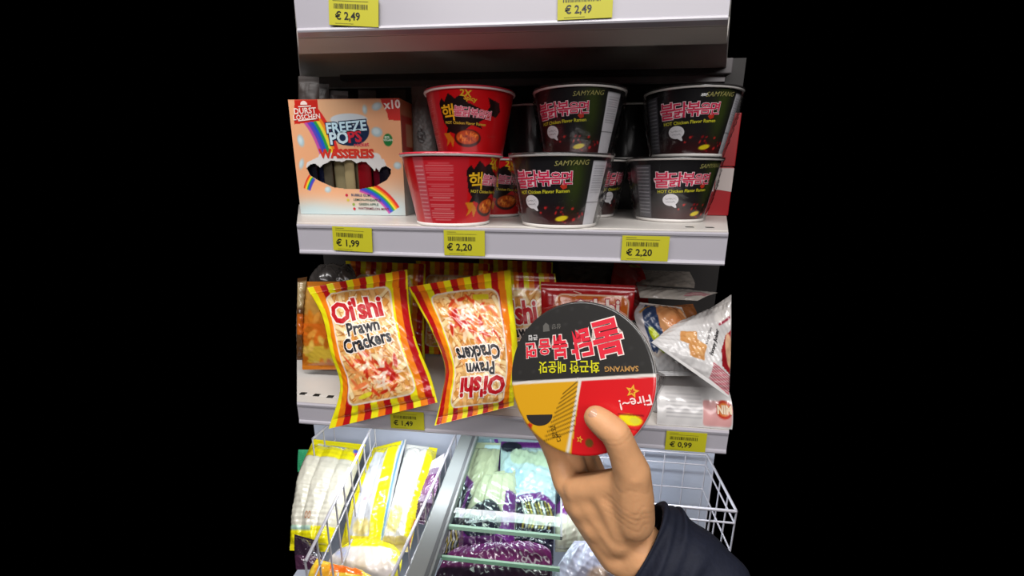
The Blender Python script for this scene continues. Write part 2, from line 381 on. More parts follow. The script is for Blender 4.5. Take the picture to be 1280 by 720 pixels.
    V, F = lathe_np([(RB-.004, 0.0), (RB+.0002, 0.0), (RB+.0012, .0006), (RB+.0016, .0035), (RB+.0010, .0045), (RB-.002, .0045)], 72)
    P.append(('base_ring', mesh_np('base_ring', V, F, PAPERW), []))
    lidc = '#2a2828' if kind != 'red' else '#c23040'
    V, F = lathe_np([(0.0001, HB+.0034), (RT*.5, HB+.0034), (RT-.001, HB+.0034), (RT+.0034, HB+.0032), (RT+.004, HB+.001)], 72)
    P.append(('lid', mesh_np('lid', V, F, mat('lid_' + kind, lidc, rough=0.25, coat=0.3)), []))
    return P
def film_shell(seed, amp=1.0):
    r = np.random.RandomState(seed); n = 120; hs = np.linspace(0, 1, 30)
    th = np.arange(n)*2*math.pi/n; V = []
    for h in hs:
        rad = RB+(RT-RB)*h+0.0030
        w = sum(a*np.abs(np.sin(k*th+p+h*q)) for a, k, p, q in zip(r.uniform(.0004, .0012, 5), r.randint(3, 14, 5), r.uniform(0, 6, 5), r.uniform(-9, 9, 5)))
        rad = rad+w*amp*(0.35+0.9*np.sin(math.pi*h))+.001*(h > .95)
        V.append(np.stack([rad*np.sin(th), -rad*np.cos(th), np.full(n, h*(HB+.003)+.001)], -1))
    return mesh_np('shrink_film', np.array(V).reshape(-1, 3), grid_faces(30, n, True), FILM)
KIND = {k: bowl_parts(k) for k in ('black', 'red')}
def put_bowl(kind, loc, rotdeg, label, film=None, group=None):
    t = thing('noodle_bowl', label, 'noodle bowl', loc, math.radians(rotdeg), group or 'noodle bowls on the middle shelf')
    for nm, me, subs in KIND[kind]:
        o = link(nm, me, t)
        for sn, sm_ in subs: link(sn, sm_, o)
    if film is not None: link('shrink_film', film_shell(film), t)
    return t
Z1 = ZMID+.0006; Z2 = Z1+HB+.0042
def bx(px, py, Y): return at(px, py, Y)[0]
put_bowl('red', (bx(566, 240, .665), .665, Z1), 66, 'red noodle bowl at the front, its ingredient text facing out')
put_bowl('black', (bx(700, 240, .672), .672, Z1), 0, 'black noodle bowl at the front, wrapped in clear film, below another', 3)
put_bowl('red', (bx(588, 150, .775), .775, Z2), 3, 'upper red noodle bowl with a picture of noodles on its side')
put_bowl('black', (bx(723, 150, .775), .775, Z2), -3, 'upper black noodle bowl in the middle, standing on the wrapped one', 5)
put_bowl('black', (bx(840, 230, .79), .79, Z1), 26, 'lower black noodle bowl of the right-hand stack', 8)
put_bowl('black', (bx(862, 150, .795), .795, Z2), 8, 'upper black noodle bowl of the right-hand stack', 9)
put_bowl('red', (bx(616, 240, .825), .825, Z1), 30, 'red noodle bowl in shade behind the front red one')
put_bowl('black', (bx(731, 235, .848), .848, Z1), 80, 'black noodle bowl peeking out behind the front black one', 11)
put_bowl('black', (bx(785, 160, .948), .948, Z2), 150, 'black noodle bowl in deep shade between the two upper black ones')
put_bowl('black', (bx(668, 160, .945), .945, Z2), 170, 'black noodle bowl in deep shade behind the upper red one')

# ------------------------------------------------------------------ ice pop carton with an open window
BY = 0.77
bx0 = at(368.5, 200, BY)[0]; bx1 = at(503, 195, BY)[0]; bz1 = at(440, 123.5, BY)[2]; bz0 = ZMID+.0006
BW, BH, BD = bx1-bx0, bz1-bz0, 0.072
carton = thing('ice_pop_carton', 'peach carton of ice pops with rainbow print and a dark cut-out window', 'carton', (bx0, BY, bz0))
def bl(px, py):
    p = at(px, py, BY); return (p[0]-bx0, p[2]-bz0)
def bc(cx, cy): return bl(370+cx/8.47, 190+cy/8.47)
win = [bc(*p) for p in ((113, 175), (150, 130), (205, 122), (255, 165), (285, 130), (330, 115), (360, 92), (440, 95), (490, 105), (530, 85), (590, 85), (640, 120), (690, 100), (745, 108), (800, 165), (835, 205), (845, 165), (880, 205), (900, 165), (950, 148), (1005, 180), (1005, 230), (960, 300), (850, 360), (700, 390), (560, 395), (400, 375), (250, 310), (150, 250))]
A = Art(BW, BH, 0.0011, '#e7a87c')
A.glow(BW*.45, BH*.95, BW*.35, BH*.25, '#dfb48c', .8); A.glow(BW*.1, BH*.02, BW*.35, BH*.12, '#b9cdd0', .95); A.glow(BW*.9, BH*.05, BW*.3, BH*.2, '#bccfd2', .95); A.glow(BW*.5, BH*.0, BW*.5, BH*.10, '#b9cdd0', .95)
RB7 = ['#c050a0', '#5a48b8', '#2458c8', '#2a9a48', '#e8dc38', '#f08828', '#d82c28']
def band(p0, p1, p2, wd, cols):
    for i, c in enumerate(cols):
        pts = []
        for t in np.linspace(0, 1, 14):
            q = [(1-t)**2*p0[k]+2*t*(1-t)*p1[k]+t*t*p2[k] for k in (0, 1)]; d = [2*(1-t)*(p1[k]-p0[k])+2*t*(p2[k]-p1[k]) for k in (0, 1)]
            L = math.hypot(*d); n = (-d[1]/L, d[0]/L); o = (i-(len(cols)-1)/2)*wd; pts.append((q[0]+n[0]*o, q[1]+n[1]*o))
        for a, b in zip(pts[:-1], pts[1:]): A.line(a, b, wd*1.25, c)
band(bl(384, 140), bl(404, 160), bl(415, 203), .0052, RB7)
band(bl(390, 222), bl(386, 228), bl(384, 236), .0022, RB7[1:][::-1])
band(bl(452, 232), bl(478, 240), bl(492, 262), .0034, RB7)
for px, py, rx, ry, an in ((376, 176, .006, .010, 10), (456, 137, .004, .007, 0), (471, 133, .009, .006, 20), (471, 165, .010, .008, -10), (377, 205, .004, .009, -20), (497, 207, .007, .006, 0), (410, 237, .006, .005, 20)):
    x, y = bl(px, py); A.ell(x, y, rx, ry, '#a9c3cc', an, 3); A.ell(x-.001, y+.001, rx*.6, ry*.6, '#c8dade', an, 3)
x, y = bl(437, 199); A.rect(x, y, .118, .022, '#d9d8d6', 0, .010)
snow = [bc(*p) for p in ((105, 160), (118, 110), (220, 60), (330, 20), (800, 30), (930, 80), (960, 150), (1015, 180))]
A.poly(snow+[bc(900, 225), bc(700, 130), bc(400, 130), bc(160, 190)], '#d6d5d4')
for cx in (255, 490, 640, 800, 880):
    x, y = bc(cx, 130); A.ell(x, y-.004, .007, .009, '#d6d5d4')
x, y = bl(437, 163); A.ell(x, y, .036, .026, '#14284a'); A.ell(x, y+.018, .034, .010, '#c9d3da', 0)
x, y = bl(485, 175); A.ell(x, y, .0085, .0105, '#1d7a3a')
A.poly([bl(500, 121), bl(474, 121), bl(478, 130), bl(484, 142), bl(485.5, 150), bl(503, 151)], '#c9281f')
A.poly([bl(368, 121), bl(396, 121), bl(399, 151), bl(368, 155.5)], '#c8281e')
x, y = bl(480, 122); A.rect(BW*.5, BH-.0005, BW, .001, '#c98060')
F = grid_faces(A.ny, A.nx); cx_ = A.X.ravel()[F].mean(1); cy_ = A.Y.ravel()[F].mean(1)
F = F[~poly_mask(cx_, cy_, win)]
V = np.stack([A.X.ravel(), np.zeros(A.X.size), A.Y.ravel()], -1)
front = link('front_panel', mesh_np('front_panel', V, F, PRINT, A.c, smooth=False), carton)
n = len(win)   # card edge round the window
V = [(x, y_, z) for y_ in (0.0, 0.0012) for x, z in win]; link('window_edge', mesh_np('window_edge', np.array(V), np.array([[i, (i+1) % n, n+(i+1) % n, n+i] for i in range(n)]), mat('raw_card_edge', '#c9c2b4', rough=0.7), smooth=False), front)
bm = bmesh.new(); bm_box(bm, 0, BW, .0002, BD, 0, BH); bmesh.ops.delete(bm, geom=[f for f in bm.faces if f.normal.y < -.5], context='FACES_ONLY')
link('card_body', bm_mesh('card_body', bm, mat('peach_card', '#c89068', rough=0.45)), carton)
S2 = Art(BD, BH, .0015, '#c8875c'); S2.glow(BD*.5, 0, BD, BH*.5, '#b9c8c8', .95)
S2.rect(BD*.42, BH*.72, BD*.75, BH*.30, '#b8301f'); S2.rect(BD*.55, BH*.71, BD*.45, BH*.20, '#c8906c')
link('side_panel', mesh_np('side_panel', np.stack([np.full(S2.X.size, BW+.0003), S2.X.ravel(), S2.Y.ravel()], -1), grid_faces(S2.ny, S2.nx), PRINT, S2.c, False), carton)
fm = flat_map((0, 0, 0), (1, 0, 0), (0, 0, 1))
def ctext(body, size, px, py, col, rot=0, off=.02, out=None, sp=1.0, sy=1.0):
    x, y = bl(px, py)
    if out: decal('lettering_outline', [place2(text_geo(body, size, off+.07, 0, sp, 0), x, y, rot, 1, sy)], fm, ink(out), .0004, front)
    decal('lettering', [place2(text_geo(body, size, off, 0, sp, 0), x, y, rot, 1, sy)], fm, ink(col), .0007, front)
ctext('DURST', .0135, 381.5, 138.5, '#f0dcd4', 2, .02); ctext('LÖSCHEN', .0115, 383.5, 145.5, '#f0dcd4', 3, .02)
decal('emblem', [poly_geo([(bl(380, 131)[0]+.0065*math.cos(t), bl(380, 131)[1]+.0065*math.sin(t)) for t in np.linspace(0, math.pi, 13)], 0), stroke(bl(373, 133.5), bl(389, 132.5), .0018), stroke(bl(373, 151), bl(395, 148.5), .0018)], fm, ink('#f0dcd4'), .0006, front)
ctext('x10', .019, 490, 130.5, '#f2e2dc', 3, .03)
ctext('FREEZE', .0235, 433, 158.5, '#bfe0ee', 4, .03, '#14284a'); ctext('PO', .0275, 424, 172.5, '#c6dfea', 4, .035, '#14284a'); ctext('PS', .0275, 443.5, 170.5, '#c81e34', 4, .035, '#14284a')
ctext('rocket', .0105, 452, 180.5, '#c8324e', 3, .02); ctext('WASSEREIS', .0205, 433, 192, '#c8301f', 0, .055)
ctext('80%', .0055, 484, 171.5, '#d8ecd8', 0); ctext('VEGAN', .0052, 485, 175, '#d8ecd8', 0)
for i, (s, px, py, c) in enumerate((('BUBBLE GUM', 451, 244, '#28486a'), ('LEMON-PINEAPPLE', 459, 250, '#2e5a4e'), ('GREEN APPLE', 461, 255.5, '#2e5a4e'), ('WATERMELON MINT', 467, 261, '#7a2c3c'))):
    ctext(s, .0062, px, py, c, -1, .015)
    x, y = bl(px-len(s)*1.25-5, py); decal('bullet_print', [poly_geo([(x+.0026*math.cos(t), y+.0026*math.sin(t)) for t in np.linspace(0, 6.28, 13)[:-1]], 0)], fm, ink(['#c02040', '#c8b848', '#88a048', '#c02a38'][i]), .0006, front)
for i, (px, col, rx) in enumerate(((386, '#10101c', .010), (396, '#161a34', .010), (406, '#4a4438', .009), (419, '#8c8262', .014), (433, '#9a8c68', .010), (441, '#6a6048', .008), (452, '#7c0f18', .013), (466, '#6a0c20', .010), (477, '#1a1420', .010), (487, '#2c2c3c', .009))):
    c0 = bl(px, 220); hh = .062+.004*(i % 3)
    V = []
    for z, k in ((.004, .2), (.012, .8), (.03, 1), (.07, 1), (.115, .95), (.128, .75), (.136, .2)):
        th = np.arange(16)*math.pi/8; V.append(np.stack([rx*k*np.cos(th), .35*rx*k*np.sin(th), np.full(16, z)], -1))
    o = link('ice_pop', mesh_np('ice_pop', np.array(V).reshape(-1, 3), grid_faces(7, 16, True), mat('pop_%d_juice' % i, col, rough=0.2, coat=.5)), None, (bx0+c0[0], BY+.014+.010*(i % 2), bz0+.003))
    names = ['blackish blue', 'navy', 'dim brown', 'beige', 'pale tan', 'olive', 'dark red', 'wine red', 'near black', 'slate grey']
    tag(o, names[i]+' ice pop sleeve seen through the carton window', 'ice pop', 'ice pops in the carton')

# ------------------------------------------------------------------ bags: lofted pillow packs
def cr(P, v):
    """Catmull-Rom through the rows of P (k,3) at v in 0..1"""
    P = np.asarray(P, float); k = len(P)-1; t = np.clip(v, 0, 1)*k; i = np.clip(t.astype(int), 0, k-1); f = (t-i)[..., None]
    g = lambda j: P[np.clip(j, 0, k)]
    p0 = np.where((i == 0)[..., None], 2*g(i)-g(i+1), g(i-1)); p3 = np.where((i+2 > k)[..., None], 2*g(i+1)-g(i), g(i+2)); p1, p2 = g(i), g(i+1)
    return 0.5*((2*p1)+(p2-p0)*f+(2*p0-5*p1+4*p2-p3)*f*f+(3*p1-p0-3*p2+p3)*f**3)
class Loft:
    def __init__(s, L, R, W, H, thick, seed=0, crinkle=.0016, pu=2.4, pv=3.0, disp=None, seal=.055):
        s.L, s.R, s.W, s.H, s.T, s.seal, s.disp, s.pu, s.pv = L, R, W, H, thick, seal, disp, pu, pv
        r = np.random.RandomState(seed); s.k = crinkle
        s.w = [(r.uniform(-1, 1)*k, r.uniform(-1, 1)*k, r.uniform(0, 6.28), a) for k, a in ((9, 1), (14, .9), (22, .7), (34, .5), (48, .35), (30, .5), (18, .7))]
        s.sw = [(r.uniform(30, 90), r.uniform(0, 6.28), r.uniform(.4, 1)) for _ in range(5)]
    def base(s, u, v):
        l, r = cr(s.L, v), cr(s.R, v); return l+(r-l)*u[..., None]
    def nrm(s, u, v, f):
        e = 1e-3; du = f(np.clip(u+e, 0, 1), v)-f(np.clip(u-e, 0, 1), v); dv = f(u, np.clip(v+e, 0, 1))-f(u, np.clip(v-e, 0, 1))
        n = np.cross(du, dv); return n/(np.linalg.norm(n, axis=-1)[..., None]+1e-12)
    def bul(s, u, v):
        vv = np.clip((v-s.seal)/(1-2*s.seal), 0, 1); a = np.clip(1-np.abs(2*u-1)**s.pu, 0, 1)**.62; b = np.clip(1-np.abs(2*vv-1)**s.pv, 0, 1)**.62
        env = a*b; c = sum(A*(1-2*np.abs(np.sin(ku*u+kv*v*s.H/s.W+ph))) for ku, kv, ph, A in s.w)/3
        near = np.exp(-vv/.10)+np.exp(-(1-vv)/.10); sw = sum(a_*np.abs(np.sin(k*u/2+p)) for k, p, a_ in s.sw)/3
        d = s.T*env + s.k*c*np.clip(env*3, 0, 1) + (s.k*1.6)*(sw-.5)*near*np.clip(env*5, 0.15, 1)
        flat = (vv <= 0) | (vv >= 1); d = d+np.where(flat, .0004*np.sin(v*s.H*2*math.pi/.0022), 0)
        if s.disp is not None: d = d+s.disp(u, v)*np.clip(env*2.5, 0, 1)
        return d
    def surf(s, u, v): return s.base(u, v)+s.nrm(u, v, s.base)*s.bul(u, v)[..., None]
    def smap(s, x, y):
        u, v = np.asarray(x)/s.W, np.asarray(y)/s.H; return s.surf(u, v), s.nrm(u, v, s.surf)
def rows(*r):
    """rows from bottom to top: (pxL, pyL, YL, pxR, pyR, YR)"""
    return [at(a, b, c) for a, b, c, d, e, f in r], [at(d, e, f) for a, b, c, d, e, f in r]
def srows(*r):
    '''rows of a bag standing on the lower shelf: nothing sinks below the deck'''
    L, R = rows(*r)
    for P in (L, R):
        for p in P:
            if p[1] > .60: p[2] = max(p[2], ZLOW+.004)
    return L, R
def bag(name, label, cat, lo, art, m, group=None, back='#b0a898', seal_parts=True, loc=None):
    c = np.mean(np.concatenate([np.array(lo.L), np.array(lo.R)]), 0) if loc is None else np.array(loc)
    c[2] = min(np.array(lo.L)[:, 2].min(), np.array(lo.R)[:, 2].min())
    t = thing(name, label, cat, c, group=group)
    def sheet(nm, v0, v1):
        j0, j1 = int(round(v0*(art.ny-1))), int(round(v1*(art.ny-1)))+1
        u, v = art.X[j0:j1]/art.w, art.Y[j0:j1]/art.h; P = lo.surf(u, v)-c
        return link(nm, mesh_np(nm, P.reshape(-1, 3), grid_faces(j1-j0, art.nx), m, art.c[j0:j1]), t)
    if seal_parts:
        body = sheet('bag_front', lo.seal, 1-lo.seal); sheet('bottom_seal', 0, lo.seal); sheet('top_seal', 1-lo.seal, 1)
    else: body = sheet('bag_front', 0, 1)
    u, v = np.meshgrid(np.linspace(0, 1, 40), np.linspace(0, 1, 50)); P = lo.base(u, v)-lo.nrm(u, v, lo.base)*(np.abs(lo.bul(u, v))*.7+.0003)[..., None]-c
    link('bag_back', mesh_np('bag_back', P.reshape(-1, 3), grid_faces(50, 40)[:, ::-1], mat('bag_back_'+back.strip('#'), back, rough=.35)), t)
    t_map = lambda x, y: (lambda q: (q[0]-c, q[1]))(lo.smap(x, y))
    return t, body, t_map
def btext(body_obj, mp, s, size, x, y, col, rot=0, off=.03, out=None, oo=.07, sp=1.0, shear=0, sx=1, sy=1):
    if out: decal('lettering_outline', [place2(text_geo(s, size, off+oo, shear, sp), x, y, rot, sx, sy)], mp, ink(out), .0005, body_obj)
    decal('lettering', [place2(text_geo(s, size, off, shear, sp), x, y, rot, sx, sy)], mp, ink(col), .0010, body_obj)

PW, PH = .165, .225
def cracker_art(seed, base_seq=('#e9e01a', '#ea8016', '#b01218'), pitch=.0012, wmarg=(.024, .030, .030, .026), shrimp=True):
    A = Art(PW, PH, pitch, '#a81418'); sw = .0108
    idx = np.floor((A.X+.0015*np.sin(A.Y*30))/sw).astype(int) % 3
    for i, c in enumerate(base_seq): A.put((idx == i).astype(float), c)
    l, r, b, t = wmarg; cx, cy, w, h = (l+PW-r)/2, (b+PH-t)/2, PW-l-r, PH-b-t
    B = Art(PW, PH, pitch, '#d9a866'); rr = np.random.RandomState(seed)
    for i in range(170):
        x, y = rr.uniform(l, PW-r), rr.uniform(b, PH-t); an = rr.uniform(0, 180); ww, hh = rr.uniform(.020, .036), rr.uniform(.0065, .010)
        c = ['#f0c888', '#e4a458', '#f4dca8', '#d89444', '#eab874', '#f2d498'][rr.randint(6)]
        B.rect(x, y-.0009, ww, hh, '#a8642a', an, .002); B.rect(x, y, ww-.001, hh-.001, c, an, .002)
    if shrimp:
        px, py = PW*.48, b+.044
        for i in range(84):
            a, q = rr.uniform(0, 6.28), rr.uniform(.1, 1); x, y = px+.050*q*math.cos(a), py+.036*q*math.sin(a)
            B.ell(x, y, rr.uniform(.006, .015), rr.uniform(.0014, .0038), ['#cc4420', '#e07844', '#f0cca4', '#c03018', '#e89a58', '#f4dcc0'][rr.randint(6)], math.degrees(a)+rr.uniform(-40, 110))
        for i in range(12): B.ell(px+.020+rr.uniform(-.012, .012), py-.006+rr.uniform(-.012, .012), .009, .003, ['#c02a1c', '#ead0bc', '#b81c14'][i % 3], rr.uniform(0, 180))
        B.ell(l+.030, b+.010, .012, .004, '#cfc42c', 12)
    qx, qy = np.abs(A.X-cx)-w/2+.012, np.abs(A.Y-cy)-h/2+.012
    d = np.hypot(np.maximum(qx, 0), np.maximum(qy, 0))+np.minimum(np.maximum(qx, qy), 0)-.012
    A.put(A.sd(d-.0028), '#e9ddcc'); m = A.sd(d)[..., None]; A.c = A.c*(1-m)+B.c*m
    return A
CA = cracker_art(1)
def cracker_bag(label, L, R, thick, seed, text=True, art=None, crinkle=.0017):
    lo = Loft(L, R, PW, PH, thick, seed, crinkle)
    t, body, mp = bag('cracker_bag', label, 'snack bag', lo, art or CA, PRINTG, 'prawn cracker bags on the lower shelf', '#a86a20')
    if text:
        btext(body, mp, "Oi'shi", .046, .071, .166, '#b8101e', 4, .035, '#f0e4d8', .05, .92)
        btext(body, mp, 'Prawn', .0245, .078, .1375, '#14141c', 4, .035, '#f0e4d8', .06)
        btext(body, mp, 'Crackers', .0245, .080, .1175, '#14141c', 5, .035, '#f0e4d8', .06)
    return t, body, mp
L, R = rows((411, 536, .566, 547, 503, .585), (425, 484, .585, 538, 470, .60), (413, 441, .60, 520, 425, .62), (402, 395, .64, 512, 385, .655), (384, 360, .69, 509, 337, .705))
cracker_bag('striped prawn cracker bag at the left, its writing upright', L, R, .020, 11)
# upside-down bag: the printed bottom is at the top of the picture
L, R = rows((638, 337, .705, 510, 359, .69), (641, 378, .66, 524, 385, .655), (646, 420, .63, 540, 415, .63), (648, 462, .60, 556, 458, .605), (644, 490, .585, 552, 495, .585), (642, 507, .58, 543, 532, .566))
t, body, mp = cracker_bag('striped prawn cracker bag in the middle, standing upside down', L, R, .020, 23)
decal('date_strip', [place2(poly_geo([(-.013, -.0035), (.013, -.0035), (.013, .0035), (-.013, .0035)]), .052, .040)], mp, ink('#c9b820'), .0008, body)
# cracker bags standing behind
CB = cracker_art(5, pitch=.0018)
L, R = srows((606, 520, .70, 700, 520, .70), (604, 430, .715, 702, 430, .715), (598, 338, .735, 694, 342, .735))
cracker_bag('prawn cracker bag half hidden between the upside-down bag and the red bag', L, R, .014, 31, True, CB)
for i, (px, top, Y, wd, lab) in enumerate(((482, 326, .80, 100, 'striped cracker bag in shade behind the left upright one'), (566, 326, .84, 92, 'striped cracker bag in shade behind the upside-down one'), (645, 324, .88, 92, 'striped cracker bag in deep shade at the back near the shelf underside'))):
    L, R = srows((px-wd/2, 470, Y-.02, px+wd/2, 470, Y-.02), (px-wd/2+3, 400, Y, px+wd/2-2, 402, Y), (px-wd/2, top, Y+.02, px+wd/2, top+4, Y+.02))
    cracker_bag(lab, L, R, .012, 40+i, False, CB)
# red snack bag behind the held bowl
RA = Art(PW, PH, .0016, '#a8141a'); RA.rect(PW*.55, PH*.46, PW*.80, PH*.93, '#e8d0b4', 0, .014); RA.rect(PW*.55, PH*.46, PW*.77, PH*.915, '#c8621c', 0, .013)
rr = np.random.RandomState(9)
for i in range(90): RA.rect(rr.uniform(.024, PW-.024), rr.uniform(.01, PH*.88), .024, .012, ['#d8862c', '#e0a048', '#b8501c', '#cc7424'][i % 4], rr.uniform(0, 180), .004)
L, R = srows((676, 530, .69, 790, 530, .69), (678, 440, .70, 788, 440, .70), (676, 352, .715, 794, 357, .715))
lo = Loft(L, R, PW, PH, .016, 3, .0013)
t, body, mp = bag('snack_bag', 'red snack bag with an orange picture panel behind the held bowl', 'snack bag', lo, RA, PRINTG, back='#8c1418')
btext(body, mp, "Oi'shi", .036, .098, .188, '#f0dcd0', 2, .03, '#b01018', .05)
decal('logo_stroke', [stroke((.058, .212), (.072, .209), .0012), stroke((.072, .209), (.060, .205), .0012), stroke((.060, .205), (.050, .206), .0010)], mp, ink('#d8b0a0'), .0008, body)

# plain bags further back and at the edges
def plain_bag(name, label, cat, r, thick, seed, W_, H_, paint, m=None, crinkle=.002, pitch=.0025, base='#808080', back='#706860', **k):
    L, R = srows(*r); lo = Loft(L, R, W_, H_, thick, seed, crinkle, **k); A = Art(W_, H_, pitch, base)
    if paint: paint(A)
    return bag(name, label, cat, lo, A, m or PRINTG, back=back)
def p_orange(A):
    A.rect(A.w*.5, A.h*.45, A.w, A.h*.22, '#c8641a'); A.rect(A.w*.5, A.h*.80, A.w, A.h*.3, '#b8863c'); A.rect(A.w*.55, A.h*.2, A.w*.9, A.h*.22, '#c8a838', 0, .01)
    r = np.random.RandomState(3)
    for i in range(26): A.ell(r.uniform(0, A.w), r.uniform(.01, A.h*.9), .010, .005, ['#d89038', '#b06018', '#d8b050', '#c87820'][i % 4], r.uniform(0, 180))
plain_bag('snack_bag', 'orange and yellow snack bag behind the left cracker bag', 'snack bag', ((378, 462, .70, 440, 462, .70), (377, 410, .71, 440, 410, .71), (382, 352, .73, 440, 352, .73)), .014, 5, .09, .15, p_orange, base='#c07020', back='#8c4a14')
plain_bag('plastic_bag', 'dark crinkled clear plastic bag lying over the orange snack bag', 'plastic bag', ((384, 366, .745, 446, 358, .745), (388, 345, .76, 444, 342, .76), (400, 331, .80, 438, 330, .80)), .012, 6, .09, .06, None, base='#3a3634', crinkle=.005)
plain_bag('snack_bag', 'tan snack bag cut by the left edge of the lower shelf', 'snack bag', ((371, 450, .69, 379, 450, .70), (371, 400, .70, 378, 400, .71), (372, 348, .72, 384, 346, .73)), .008, 8, .03, .15, lambda A: (A.rect(A.w*.5, A.h*.8, A.w, A.h*.3, '#a8946c'), A.rect(A.w*.5, A.h*.45, A.w, A.h*.25, '#b85c18')), base='#5a3c20')
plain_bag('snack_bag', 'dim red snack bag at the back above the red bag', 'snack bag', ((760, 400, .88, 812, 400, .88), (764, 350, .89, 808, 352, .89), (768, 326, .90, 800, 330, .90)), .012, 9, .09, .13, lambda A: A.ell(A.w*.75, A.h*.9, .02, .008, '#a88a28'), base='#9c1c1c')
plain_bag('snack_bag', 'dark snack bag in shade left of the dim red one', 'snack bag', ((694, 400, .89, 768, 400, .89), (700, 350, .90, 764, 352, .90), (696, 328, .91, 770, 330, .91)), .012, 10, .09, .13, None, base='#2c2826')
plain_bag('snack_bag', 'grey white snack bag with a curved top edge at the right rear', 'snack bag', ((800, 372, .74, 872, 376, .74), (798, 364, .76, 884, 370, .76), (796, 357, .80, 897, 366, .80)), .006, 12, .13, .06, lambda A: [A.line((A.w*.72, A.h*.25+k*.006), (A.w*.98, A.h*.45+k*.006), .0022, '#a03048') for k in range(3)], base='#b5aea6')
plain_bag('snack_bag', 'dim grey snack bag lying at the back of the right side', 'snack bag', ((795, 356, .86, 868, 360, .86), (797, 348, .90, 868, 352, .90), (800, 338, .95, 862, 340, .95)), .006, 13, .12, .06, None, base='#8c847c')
plain_bag('bread_bag', 'dark brown bread bag under the grey white bag', 'bread bag', ((806, 432, .70, 868, 420, .70), (815, 400, .72, 872, 396, .72), (826, 384, .74, 866, 380, .74)), .010, 14, .09, .08, None, base='#7c4a28')
# bread rolls in a printed clear bag, cracker cubes bag, tray at the right
def p_bread(A):
    A.glow(A.w*.60, A.h*.62, A.w*.35, A.h*.26, '#b8794a', 1.0); r = np.random.RandomState(1)
    A.ell(A.w*.64, A.h*.60, A.w*.34, A.h*.27, '#b87848', -20, 4)
    for i in range(14): A.ell(A.w*(.64+r.uniform(-.25, .25)), A.h*(.6+r.uniform(-.2, .2)), .012, .004, ['#c88a58', '#a86438', '#d09868', '#c07c4c'][i % 4], r.uniform(30, 110), 4)
    A.poly([(0, A.h*.30), (A.w*.18, A.h*.25), (A.w*.42, A.h*.40), (A.w*.36, A.h*.95), (A.w*.1, A.h*.95)], '#26385a')
    A.poly([(0, A.h*.3), (A.w*.10, A.h*.28), (A.w*.16, A.h*.98), (0, A.h*.98)], '#a8a2a4')
    A.line((A.w*.10, A.h*.72), (A.w*.24, A.h*.85), .004, '#a87838')
    A.ell(A.w*.26, A.h*.43, .007, .013, '#a8b418', 25); A.ell(A.w*.36, A.h*.32, .011, .008, '#9cb01c', -20); A.ell(A.w*.36, A.h*.32, .005, .0035, '#4a6a18', -20)
    A.poly([(0, 0), (A.w, 0), (A.w, A.h*.28), (A.w*.55, A.h*.34), (A.w*.2, A.h*.2), (0, A.h*.28)], '#b9b9ba')
def d_bread(u, v): return .010*np.exp(-((u-.64)/.22)**2-((v-.62)/.2)**2)
plain_bag('bread_bag', 'clear bag of brown bread with a blue and green printed corner', 'bread bag', ((816, 470, .635, 872, 470, .635), (806, 432, .655, 868, 436, .655), (793, 395, .675, 860, 402, .675), (800, 378, .70, 852, 384, .70)), .012, 15, .09, .11, p_bread, base='#b9b2ac', pitch=.0014, disp=d_bread, crinkle=.0022)
def p_cubes(A):
    A.glow(A.w*.75, A.h*.85, A.w*.6, A.h*.25, '#9a9694', .8)
    for x, y, s, a in ((.36, .42, .030, 12), (.52, .36, .024, -10), (.50, .27, .026, 20)): A.rect(A.w*x, A.h*y, s, s*.85, '#c08850', a, .003); A.rect(A.w*x+.003, A.h*y+.003, s*.6, s*.5, '#cc9a64', a, .003)
    for x, y in ((.72, .93), (.88, .9), (.95, .8), (.80, .82)): A.ell(A.w*x, A.h*y, .013, .010, '#c8c4c0', 20, 3)
    A.poly([(A.w*.86, A.h*.28), (A.w*1.0, A.h*.24), (A.w*1.0, A.h*.70), (A.w*.90, A.h*.62), (A.w*.84, A.h*.45)], '#8c1820'); A.ell(A.w*.97, A.h*.48, .008, .022, '#c8a080', 10)
    A.line((A.w*.80, A.h*.72), (A.w*.97, A.h*.80), .003, '#8c2c3c')
    for k in range(8): A.line((A.w*.74, A.h*(.255-.026*k)), (A.w, A.h*(.215-.026*k)), .0017, '#a82c3c')
L, R = rows((814, 428, .60, 911, 497, .585), (824, 420, .625, 913, 458, .605), (840, 408, .655, 914, 416, .63), (872, 396, .69, 914, 368, .66))
lo = Loft(L, R, .125, .125, .014, 17, .0022); CU = Art(.125, .125, .0013, '#c9c7c6'); p_cubes(CU)
t, body, mp = bag('snack_bag', 'white snack bag of toasted cubes with red stripes at the right edge', 'snack bag', lo, CU, PRINTG, back='#b0aeb0')
btext(body, mp, 'Funny Joker', .0085, .092, .062, '#1c181c', 78, .03); btext(body, mp, 'Crispy Fun', .0065, .080, .068, '#3a3438', 78, .0)
